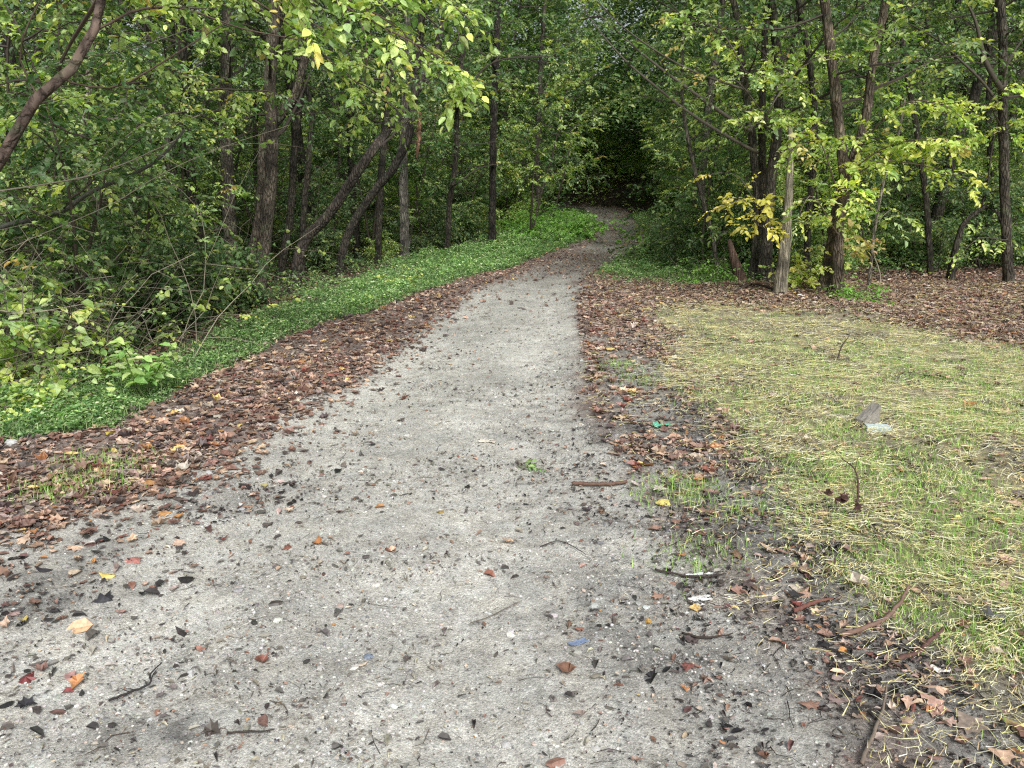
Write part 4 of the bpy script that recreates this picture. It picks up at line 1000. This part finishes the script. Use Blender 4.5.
stick('dead_branch', 'thick dark dead limb slanting low across the left thicket', [(-30, 235), (20, 222), (60, 212), (95, 190), (150, 165), (185, 130)], .045, (.08, .08, .07), 'branch', Y=7.6, twigs=2, seed=3)
stick('dead_branch', 'long thin tan branch rising from the left edge towards the joined trunks', [(-20, 262), (40, 235), (110, 205), (160, 175), (215, 150), (290, 125)], .008, (.20, .18, .14), 'branch', Y=6.8, twigs=3, seed=4)
stick('dead_branch', 'pale twiggy branch crossing high behind the leaning trunk', [(20, 75), (70, 60), (125, 50), (165, 38), (200, 25)], .010, (.20, .19, .16), 'branch', Y=7.0, twigs=3, seed=5)
stick('fallen_log', 'rotten dark log lying in the hollow beyond the left verge', [(196, 318, .04), (225, 308, .06), (262, 303, .08)], .24, (.035, .028, .024), 'log', M_BARK, seed=6, taper=.8)
stick('fallen_log', 'dark leaning dead pole propped against the joined trunks', [(215, 268, .1), (245, 240, .5), (268, 222, .9)], .07, DK, 'log', M_BARK, seed=7)

# ================================================================== LEFT THICKET AND SEEDLING
def thicket(label, base_px, n_st, hgt, kind, leaf, seed, spread=.5, group=None, name='bramble_thicket', K=6, stemc=(.16, .14, .11), density=1.0, cat='thicket'):
    r = np.random.default_rng(seed + 700); g_ = hit(*base_px); B = np.array([g_[0], g_[1], float(H(g_[0], g_[1]))]); e = empty(name, B); tag(e, label, cat, group)
    M = MB(); Ml = MB(); out = []
    for k in range(n_st):
        a = r.uniform(0, 2 * pi); s0 = B + np.array([r.normal(0, spread * .5), r.normal(0, spread * .4), -.05]); h_ = hgt * r.uniform(.5, 1.2)
        q = grow(s0, (math.cos(a) * .5, math.sin(a) * .5, 1), h_, 9, .16, -.06, r); tube(M, q, [.006, .0045, .002], 4, np.array(stemc) * r.uniform(.5, 1.4), 0, k)
        for j in range(int(7 * density)):
            u = r.random() ** .8; i = int(u * 8); o = q[i] + (q[i + 1] - q[i]) * r.random(); a2 = r.uniform(0, 6.28)
            out.append((o, np.array([math.cos(a2), math.sin(a2), r.uniform(-.3, .4)])))
        for j in range(3):
            i = r.integers(2, 8); a2 = r.uniform(0, 6.28); b = grow(q[i], (math.cos(a2), math.sin(a2), r.uniform(-.2, .6)), h_ * .5, 5, .2, -.05, r); tube(M, b, [.0035, .0015], 3, np.array(stemc) * r.uniform(.6, 1.5), 0, k, cap=False)
            out.append((b[-1], unit(b[-1] - b[-2]))); out.append((b[3], unit(b[3] - b[2])))
    M.build('stem', M_TWIG, e, B)
    leaf_up(Ml, out, leaf, K, .2, kind, r, tmpl=T8, wid=(.7, 1.0), droop=.5)
    Ml.build('foliage', [M_LEAF, M_TWIG], e, B, smooth=False)
    return e
thicket('tangled shrub with broad pale leaves low at the left edge', (-5, 385), 18, 1.25, 'bright', .095, 1, .7, density=.9)
thicket('tangled bramble of thin bare stems and few leaves behind the left edge shrub', (45, 355), 26, 1.9, 'mid', .06, 2, .9, density=.5)
thicket('leafy thicket clump at the foot of the thin pale trunk', (90, 345), 14, 1.6, 'mid', .095, 3, .8, density=.5)
thicket('dull green thicket clump hiding the hollow right of the thin pale trunk', (165, 325), 14, 1.5, 'mid', .085, 4, .7, density=.5)
thicket('tall twiggy thicket at the far left edge with bare tan stems', (-30, 340), 28, 2.8, 'mid', .085, 5, 1.0, density=.35)
thicket('tall open thicket of thin stems in front of the grey brown trunk', (170, 300), 18, 2.6, 'mid', .08, 6, .8, density=.8)
thicket('open tangle of thin pale bare stems rising beside the thin pale trunk', (110, 352), 22, 2.3, 'bright', .06, 17, .9, density=.18, stemc=(.26, .23, .18))
thicket('sprawling tangle of pale bare whips at the left edge under the dead branches', (25, 372), 20, 1.9, 'bright', .065, 18, .9, density=.2, stemc=(.24, .21, .17))
thicket('low yellowing shrub with small leaves near the left verge', (50, 415), 9, .35, 'bright', .05, 7, .3, density=.7)
thicket('leafy shrub leaning over the hollow beside the rotten dark log', (210, 308), 12, .9, 'bright', .075, 8, .4, density=.7)
thicket('small green plant clump on the mound at the lawn edge', (848, 300), 10, .30, 'lime', .05, 9, .3, density=.9, cat='plant', name='mound_plant')
thicket('small light green plant at the foot of the double trunk', (862, 312), 7, .30, 'lime', .05, 10, .2, density=.8, cat='plant', name='mound_plant')
thicket('light green bushy plant at the wood edge left of the rotten stump', (700, 285), 14, .6, 'lime', .05, 11, .5, density=.9, cat='plant', name='leafy_plant')
thicket('broad bright green fern clump at the inside of the path bend', (575, 240), 26, 1.0, 'lime', .09, 12, 1.1, density=1.1, cat='plant', name='leafy_plant')
thicket('small spindly seedling with yellow green leaves on the verge near the grey trunk', (404, 288), 4, .45, 'yellow', .06, 13, .1, density=.6, cat='plant', name='leafy_plant')
thicket('white speckled low weed beside the verge in the left middle', (372, 304), 6, .22, 'bright', .04, 14, .2, density=.6, cat='plant', name='leafy_plant')
thicket('arching shrub with large yellow green leaves at the foot of the multi stem clump', (800, 292), 8, 1.1, 'yellow', .085, 15, .25, density=.7, cat='shrub', name='edge_shrub')
thicket('dark green bushy shrub on the right of the distant path', (668, 262), 26, 1.4, 'mid', .08, 16, .9, density=1.0, cat='shrub', name='edge_shrub')
# bright seedling on the verge
def seedling():
    r = np.random.default_rng(42); g_ = hit(148, 400); B = np.array([g_[0], g_[1], float(H(g_[0], g_[1]))]); e = empty('bright_seedling', B)
    tag(e, 'bright light green broad leaved young plant standing on the left verge', 'plant')
    for k in range(10):
        a = k * 2.4; M = MB(); h_ = r.uniform(.34, .62)
        q = grow(B + [r.normal(0, .06), r.normal(0, .05), -.03], (math.cos(a) * .55, math.sin(a) * .4, 1), h_, 6, .07, -.02, r); tube(M, q, [.005, .003], 5, (.10, .14, .05), 0, k); s = M.build('stem', M_TWIG, e, B)
        Ml = MB(); n = 11; t = .35 + .65 * np.arange(1, n + 1) / n; i = np.minimum((t * 6).astype(int), 5); P = q[i] + (q[i + 1] - q[i]) * (t * 6 - i)[:, None].clip(0, 1)
        an = np.arange(n) * 2.2 + r.uniform(0, 6); D = np.stack([np.cos(an), np.sin(an), r.uniform(-.45, .25, n)], 1); N = np.stack([r.normal(0, .25, n), r.normal(-.35, .25, n), np.ones(n)], 1)
        add_leaves(Ml, P, D, N, r.uniform(.075, .12, n), r.uniform(.5, .62, n), pal('lime', n, r, .15) * np.array([1.6, 1.2, 2.1]), T8, r.uniform(.6, 2.0, n)); Ml.build('foliage', M_LEAF, s, B, smooth=False)
seedling()

# ================================================================== INDIVIDUAL LITTER
def ground_at(px, py): g_ = hit(px, py); return np.array([g_[0], g_[1], float(H(g_[0], g_[1]))])
stick('curved_stick', 'thick curved brown stick with a pale upper end at the lawn edge', [(840, 648), (862, 641), (884, 630, .01), (898, 616, .02), (906, 603, .035)], .018, (.17, .11, .085), seed=20, taper=.7)
stick('forked_stick', 'dark reddish stick right of the curved stick', [(895, 672, .0), (915, 664), (930, 655, .02), (940, 646, .03)], .017, (.11, .062, .052), seed=21, twigs=2)
stick('long_stick', 'slim brown stick pointing away from the camera at bottom right', [(860, 770), (872, 745), (882, 720), (884, 704, .03)], .013, (.16, .13, .105), seed=22)
stick('short_stick', 'straight brown stick lying across the leaf edge right of the track', [(572, 487), (592, 488), (610, 488), (626, 487)], .02, (.13, .08, .06), seed=23, taper=.9)
stick('dark_stick', 'dark twig lying level on the right shoulder near the pale paper', [(655, 573), (682, 579), (705, 583), (724, 582)], .010, (.05, .04, .035), seed=24)
stick('dark_stick', 'dark twig on the gravel below the pale dried puddle', [(682, 636), (700, 640), (718, 641), (733, 639)], .010, (.045, .035, .03), seed=25, twigs=1)
stick('brown_stick', 'reddish bent stick with bark flakes left of the curved stick', [(793, 622), (806, 615), (818, 610), (832, 608)], .016, (.15, .07, .055), seed=26, twigs=1)
_tw = stick('upright_twig', 'brown upright twig with curled dead leaves sticking out of the straw', [(855, 524), (856, 508, .05), (852, 498, .09), (838, 488, .11)], .011, (.09, .055, .045), seed=27, twigs=3)
_r = np.random.default_rng(3)
for _k in range(7):
    _p = np.array([-.02 - .13 * _k / 6, -.01, .05 + .06 * _k / 6]) + _r.normal(0, .008, 3) + np.array(_tw.location); _D, _N = rand_dir(1, _r, .9); M = MB(); add_leaves(M, _p[None], _D, _N, np.array([.06]), np.array([.6]), np.array([(.10, .055, .05)]) * _r.uniform(.6, 1.6), TL, np.array([3.5]))
    M.build('dead_leaf', M_DRY, _tw, tuple(_tw.location), smooth=False)
stick('upright_twig', 'small dark curved twig standing in the lawn below the mound', [(837, 366), (840, 360, .08), (848, 352, .12)], .014, (.06, .045, .035), seed=28, twigs=1)
stick('twig_knot', 'knotted black twig with a raised curled end on the lower left gravel', [(108, 702), (130, 694), (150, 688, .01), (152, 682, .025), (163, 672, .03)], .009, (.035, .032, .032), seed=29, twigs=4)
stick('thin_twig', 'thin black twig right of the curled grey leaf near the bottom', [(228, 738), (245, 739), (260, 738), (275, 735)], .007, (.05, .04, .035), seed=30)
stick('thin_twig', 'thin curved twig on the gravel at lower left centre', [(270, 704), (282, 708), (288, 716), (287, 722)], .0035, (.10, .08, .06), seed=31)
stick('thin_twig', 'fine straight twig on the gravel right of centre', [(470, 622), (490, 614), (510, 606), (522, 602)], .004, (.12, .10, .08), seed=32)
stick('thin_twig', 'forked fine black twig below the leafy edge right of the track', [(540, 548), (558, 543), (572, 548), (586, 556)], .005, (.05, .04, .04), seed=33, twigs=1)
stick('dead_branch', 'dark fallen branch lying at the foot of the snag', [(735, 297), (750, 293, .03), (768, 296, .04), (790, 303)], .05, (.06, .045, .038), 'branch', seed=34, twigs=2)
stick('bare_stem', 'thin pale bare stem hanging beside the mound at the lawn edge', [(877, 300), (880, 275), (874, 255), (873, 235)], .02, (.32, .28, .22), 'stem', Y=11.6, seed=35)

def crumple(name, label, px, py, size, c, kind, cat, seed, mat=None, flat=.4, lift=0, n=9, rot=None):
    """crinkled scrap or block: irregular solid with facets"""
    r = np.random.default_rng(seed); B = ground_at(px, py); M = MB(); sx, sy = size; v, f = ico()
    if kind == 'sheet':
        u = np.linspace(-1, 1, n); U, W = np.meshgrid(u, u); X_ = U * sx / 2 + r.normal(0, sx * .04, U.shape); Y_ = W * sy / 2 + r.normal(0, sy * .05, U.shape)
        Zt = (fbm(U + seed, W, .5, seed) - .3) * flat * sx
        a = r.uniform(-.5, .5) if rot is None else rot
        P = np.stack([X_ * math.cos(a) - Y_ * math.sin(a), X_ * math.sin(a) + Y_ * math.cos(a), Zt + .006 + lift], -1).reshape(-1, 3)
        q = [[i * n + j, i * n + j + 1, (i + 1) * n + j + 1, (i + 1) * n + j] for i in range(n - 1) for j in range(n - 1)]
        P[:, 2] = np.maximum(P[:, 2], .004); P = P + B; P[:, 2] = H(P[:, 0], P[:, 1]) + (P[:, 2] - B[2])
        M.add(P, np.array(c), None, q)
    o = M.build(name, mat or M_PLASTIC, None, B, smooth=False); return tag(o, label, cat)

def wedge(name, label, px, py, size, c, cat, seed, rot, mat, tilt=0):
    """a broken block: box with shaved corners and one slanting top"""
    r = np.random.default_rng(seed); B = ground_at(px, py); sx, sy, sz = size; nx_, ny_, nz_ = 5, 4, 4; M = MB(); pts = []; 
    import itertools
    idx = {}; faces = []
    def vid(i, j, k):
        if (i, j, k) not in idx:
            x_ = (i / nx_ - .5) * sx; y_ = (j / ny_ - .5) * sy; top = sz * (1 - tilt * (.5 - i / nx_)); z_ = k / nz_ * top
            ed = (i in (0, nx_)) + (j in (0, ny_)) + (k in (0, nz_)); sh = 1 - .012 * (ed - 1) * (ed > 1)
            idx[(i, j, k)] = len(pts); pts.append([x_ * sh + r.normal(0, sx * .02), y_ * sh + r.normal(0, sy * .02), z_ + r.normal(0, sz * .025)])
        return idx[(i, j, k)]
    for i, j in itertools.product(range(nx_), range(ny_)):
        for k in (0, nz_): q = [vid(i, j, k), vid(i + 1, j, k), vid(i + 1, j + 1, k), vid(i, j + 1, k)]; faces.append(q if k else q[::-1])
    for i, k in itertools.product(range(nx_), range(nz_)):
        for j in (0, ny_): q = [vid(i, j, k), vid(i + 1, j, k), vid(i + 1, j, k + 1), vid(i, j, k + 1)]; faces.append(q[::-1] if j else q)
    for j, k in itertools.product(range(ny_), range(nz_)):
        for i in (0, nx_): q = [vid(i, j, k), vid(i, j + 1, k), vid(i, j + 1, k + 1), vid(i, j, k + 1)]; faces.append(q if i else q[::-1])
    P = np.array(pts); a = rot; P = np.stack([P[:, 0] * math.cos(a) - P[:, 1] * math.sin(a), P[:, 0] * math.sin(a) + P[:, 1] * math.cos(a), P[:, 2] - .012], 1) + B
    M.add(P, np.array(c), None, faces); return tag(M.build(name, mat, None, B, smooth=False), label, cat)
wedge('broken_block', 'weathered grey broken block with a slanting top lying in the straw', 866, 433, (.14, .08, .105), (.23, .215, .19), 'block', 3, .35, M_STONE, .95)
wedge('painted_block', 'small pale blue grey block lying in front of the grey broken block', 876, 438, (.15, .07, .045), (.42, .50, .50), 'block', 4, -.15, M_STONE)
crumple('plastic_scrap', 'crumpled green plastic scrap on the leaves right of the track', 661, 434, (.11, .07), (.10, .38, .26), 'sheet', 'litter', 5, flat=.5)
crumple('blue_scrap', 'small flat blue scrap pressed into the gravel', 578, 643, (.07, .03), (.17, .22, .33), 'sheet', 'litter', 6, flat=.08)
crumple('paper_scrap', 'narrow white paper strip on the right shoulder above the dried puddle', 697, 577, (.13, .022), (.72, .74, .74), 'sheet', 'litter', 7, flat=.04, rot=-.05)
crumple('paper_scrap', 'small white paper piece left of the dried puddle', 699, 602, (.09, .04), (.68, .68, .65), 'sheet', 'litter', 8, flat=.08, rot=0)
crumple('pale_scrap', 'small white scrap at the foot of the double trunk', 801, 301, (.12, .09), (.7, .68, .64), 'sheet', 'litter', 9, flat=.5)
crumple('bark_chip', 'pale folded bark chip lying on the track above its middle', 488, 441, (.11, .05), (.48, .45, .38), 'sheet', 'bark chip', 10, flat=.25)
crumple('pale_scrap', 'white wrinkled scrap among debris at the lower right edge', 938, 679, (.06, .04), (.66, .62, .56), 'sheet', 'litter', 11, flat=.4)

def leaf1(label, px, py, s, c, tmpl, seed, tilt=.25, ang=None, lift=.004, curl=1.5, wid=.7):
    r = np.random.default_rng(seed + 60); B = ground_at(px, py); a = r.uniform(0, 6.28) if ang is None else ang
    D = np.array([[math.cos(a), math.sin(a), r.normal(0, .06)]]); N = np.array([[r.normal(0, tilt), r.normal(0, tilt) - .15, 1]])
    P = B[None] + [[0, 0, lift + .25 * s * tilt]] - D * s / 2; M = MB(); add_leaves(M, P, D, N, np.array([s]), np.array([wid]), np.array([c], float), tmpl, np.array([curl]))
    return tag(M.build('fallen_leaf', M_DRY, None, B, smooth=False), label, 'leaf')
YL = (.50, .40, .12); OR = (.40, .19, .08); RB = (.20, .085, .06); DG = (.06, .05, .045); TN = (.42, .33, .24); RD = (.20, .05, .05)
for k, a in enumerate([
    ('pale yellow leaf on the upper left of the gravel below the leaf bank', 264, 482, .075, (.55, .48, .2), T8), ('orange leaf lying flat left of the middle of the track', 317, 544, .075, OR, T8),
    ('small curled red brown leaf left of the orange one on the track', 286, 548, .055, RB, TL), ('small tan leaf on the track below its yellow neighbour', 380, 509, .06, (.42, .22, .10), T8),
    ('small curled brown leaf with a raised edge in mid track', 490, 572, .06, (.20, .08, .05), T8), ('dark curled leaf standing on edge beside a twig at lower left of the track', 276, 604, .06, DG, T8),
    ('curled grey brown leaf on edge near the bottom of the track', 214, 734, .07, (.09, .075, .065), TL), ('tan brown leaf lying in front of the blue scrap', 565, 672, .07, (.22, .12, .08), TL),
    ('yellow leaf with a brown side at the left among dark leaves', 107, 575, .075, YL, T8), ('pink and yellow leaf lying on the left gravel', 78, 628, .10, (.50, .33, .20), T8),
    ('small yellow leaf at the far left of the gravel', 24, 624, .055, YL, T8), ('deep red leaf on the left gravel beside pale pebbles', 28, 674, .08, RD, TL),
    ('dusty pink leaf flattened on the left gravel', 70, 674, .06, (.40, .24, .22), T8), ('small dark red leaf alone on the lower left gravel', 66, 688, .045, RD, T8),
    ('large rosy leaf at the foot of the dark leaf cluster on the left', 135, 560, .09, (.30, .13, .11), TL), ('pale tan leaf on the left gravel above the yellow one', 76, 573, .075, (.55, .45, .34), T8),
    ('red brown leaf flat on the lower left centre gravel', 262, 662, .065, (.19, .08, .06), TL), ('reddish leaf near the bottom left centre twig', 265, 724, .07, (.22, .13, .11), T8),
    ('bright yellow leaf at the right edge of the leaf bank', 662, 509, .09, (.55, .47, .15), T8), ('pale yellow small leaf on the leaf bank right of the track', 640, 471, .06, (.6, .5, .2), T8),
    ('small orange yellow leaf alone on the dark debris right of the blue scrap', 648, 621, .045, (.5, .30, .08), T8), ('tan leaf at the right edge of the gravel below the yellow leaf', 655, 531, .08, (.34, .22, .17), T8),
    ('orange leaf fragment on the right shoulder below the curved stick', 843, 659, .04, (.62, .28, .07), T8), ('large pale yellow lobed leaf at the bottom right corner', 1012, 738, .11, (.58, .47, .20), TL),
    ('black lobed leaf standing up at the lower right of the gravel', 651, 682, .07, (.03, .028, .03), TL), ('large dark lobed leaf half buried in straw at the right', 994, 628, .11, (.05, .05, .055), TL),
    ('yellow green leaf in the track below the fern sprig', 440, 513, .05, (.30, .22, .08), T8), ('dark curled leaf on the track right of the brown one', 515, 574, .045, DG, T8),
    ('yellow leaf on the grass tuft edge at the left bank', 113, 441, .09, (.55, .45, .10), T8), ('brown leaf lying flat by the bottom edge of the track', 555, 762, .07, (.30, .17, .13), T8),
    ('red leaf in the debris below the curved stick', 797, 611, .06, (.22, .06, .05), TL), ('pink brown leaf in the straw at the right edge', 960, 630, .07, (.42, .18, .15), T8),
    ('dark wet leaf on the left gravel beside the pale tan leaf', 100, 600, .10, (.035, .035, .04), TL), ('black wet leaf near the left edge of the gravel', 28, 703, .07, (.035, .035, .04), TL),
    ('grey green leaf lying beside a white pebble left of the track middle', 340, 612, .06, (.10, .10, .09), T8), ('crisp tan leaf on the far lawn in front of the mound', 838, 432, .08, (.4, .3, .2), TL)]):
    leaf1(a[0], a[1], a[2], a[3], a[4], a[5], k, curl=[1.5, 3, -1.5][k % 3])
# green sprig dropped on the track
def sprig():
    B = ground_at(527, 466); e = empty('green_sprig', B); tag(e, 'flat sprig of green leaflets dropped on the gravel track', 'sprig'); r = np.random.default_rng(4)
    M = MB(); q = np.array([B + [-.07, .02, .01], B + [0, 0, .02], B + [.08, -.03, .01]]); tube(M, resample(q, .02), [.002, .001], 4, (.10, .12, .05)); M.build('stem', M_TWIG, e, B)
    Ml = MB(); sprays(Ml, np.array([q[0], q[1], q[1]]), np.array([[1, -.2, 0], [1, -.5, 0], [.3, 1, 0]]), .12, 9, .045, 'cover', r, droop=0, wid=(.25, .35)); Ml.build('foliage', [M_LEAF, M_TWIG], e, B, smooth=False)
sprig()
# larger stones on the track
for k, (px, py, s, c, lb) in enumerate([(368, 653, .022, (.16, .19, .24), 'blue grey stone in the lower middle of the track'), (355, 664, .020, (.5, .49, .46), 'pale stone next to the blue grey stone'),
    (240, 500, .02, (.5, .5, .48), 'whitish stone below the leaf bank on the left'), (446, 572, .018, (.28, .27, .26), 'grey stone in the middle of the track'), (376, 584, .020, (.52, .50, .46), 'white pebble cluster stone left of the track middle'),
    (510, 632, .020, (.6, .59, .55), 'white stone in front of the fine straight twig'), (596, 746, .018, (.45, .44, .42), 'pale angular stone near the bottom of the track'), (12, 447, .045, (.42, .43, .42), 'grey rock at the left edge beside the verge'),
    (700, 606, .022, (.55, .54, .52), 'white stone by the dried puddle'), (553, 700, .016, (.20, .18, .17), 'dark grey stone near the bottom centre of the track')]):
    B = ground_at(px, py); M = MB(); add_stones(M, np.array([B[0]]), np.array([B[1]]), np.array([s]), np.array([c]), np.random.default_rng(k)); tag(M.build('stone', M_STONE, None, B, smooth=False), lb, 'stone')

# ================================================================== LIGHT AND CAMERA
w = bpy.data.worlds.new('World'); sc.world = w; w.use_nodes = True; nt = w.node_tree
bg = nt.nodes['Background']; sky = nt.nodes.new('ShaderNodeTexSky'); sky.sky_type = 'NISHITA'; sky.sun_disc = False
EL, AZ = radians(44), radians(162)
sky.sun_elevation = EL; sky.sun_rotation = AZ; sky.air_density = 1.2; sky.dust_density = 4.0; sky.ozone_density = 1.0
hsv = nt.nodes.new('ShaderNodeHueSaturation'); hsv.inputs['Saturation'].default_value = .35
nt.links.new(sky.outputs[0], hsv.inputs['Color']); nt.links.new(hsv.outputs[0], bg.inputs['Color']); bg.inputs['Strength'].default_value = .15
sun = bpy.data.lights.new('sun', 'SUN'); sun.energy = 3.6; sun.angle = radians(25); sun.color = (1, .985, .95)
so = bpy.data.objects.new('sun', sun); col.objects.link(so)
from mathutils import Vector
dvec = Vector((math.sin(AZ) * math.cos(EL), math.cos(AZ) * math.cos(EL), math.sin(EL)))
so.rotation_euler = dvec.to_track_quat('Z', 'Y').to_euler()

cam = bpy.data.cameras.new('camera'); co = bpy.data.objects.new('camera', cam); col.objects.link(co); sc.camera = co
cam.sensor_width = 36; cam.lens = F / 1024 * 36; cam.clip_end = 2000; cam.clip_start = .05
co.location = (0, 0, CZ); co.rotation_euler = (pi / 2 - PITCH, 0, 0)
sc.view_settings.view_transform = 'Standard'; sc.view_settings.look = 'None'; sc.view_settings.exposure = 0; sc.view_settings.gamma = 1
sc.cycles.use_denoising = False; sc.cycles.filter_width = 1.25; sc.cycles.max_bounces = 8; sc.cycles.diffuse_bounces = 4; sc.cycles.transmission_bounces = 4
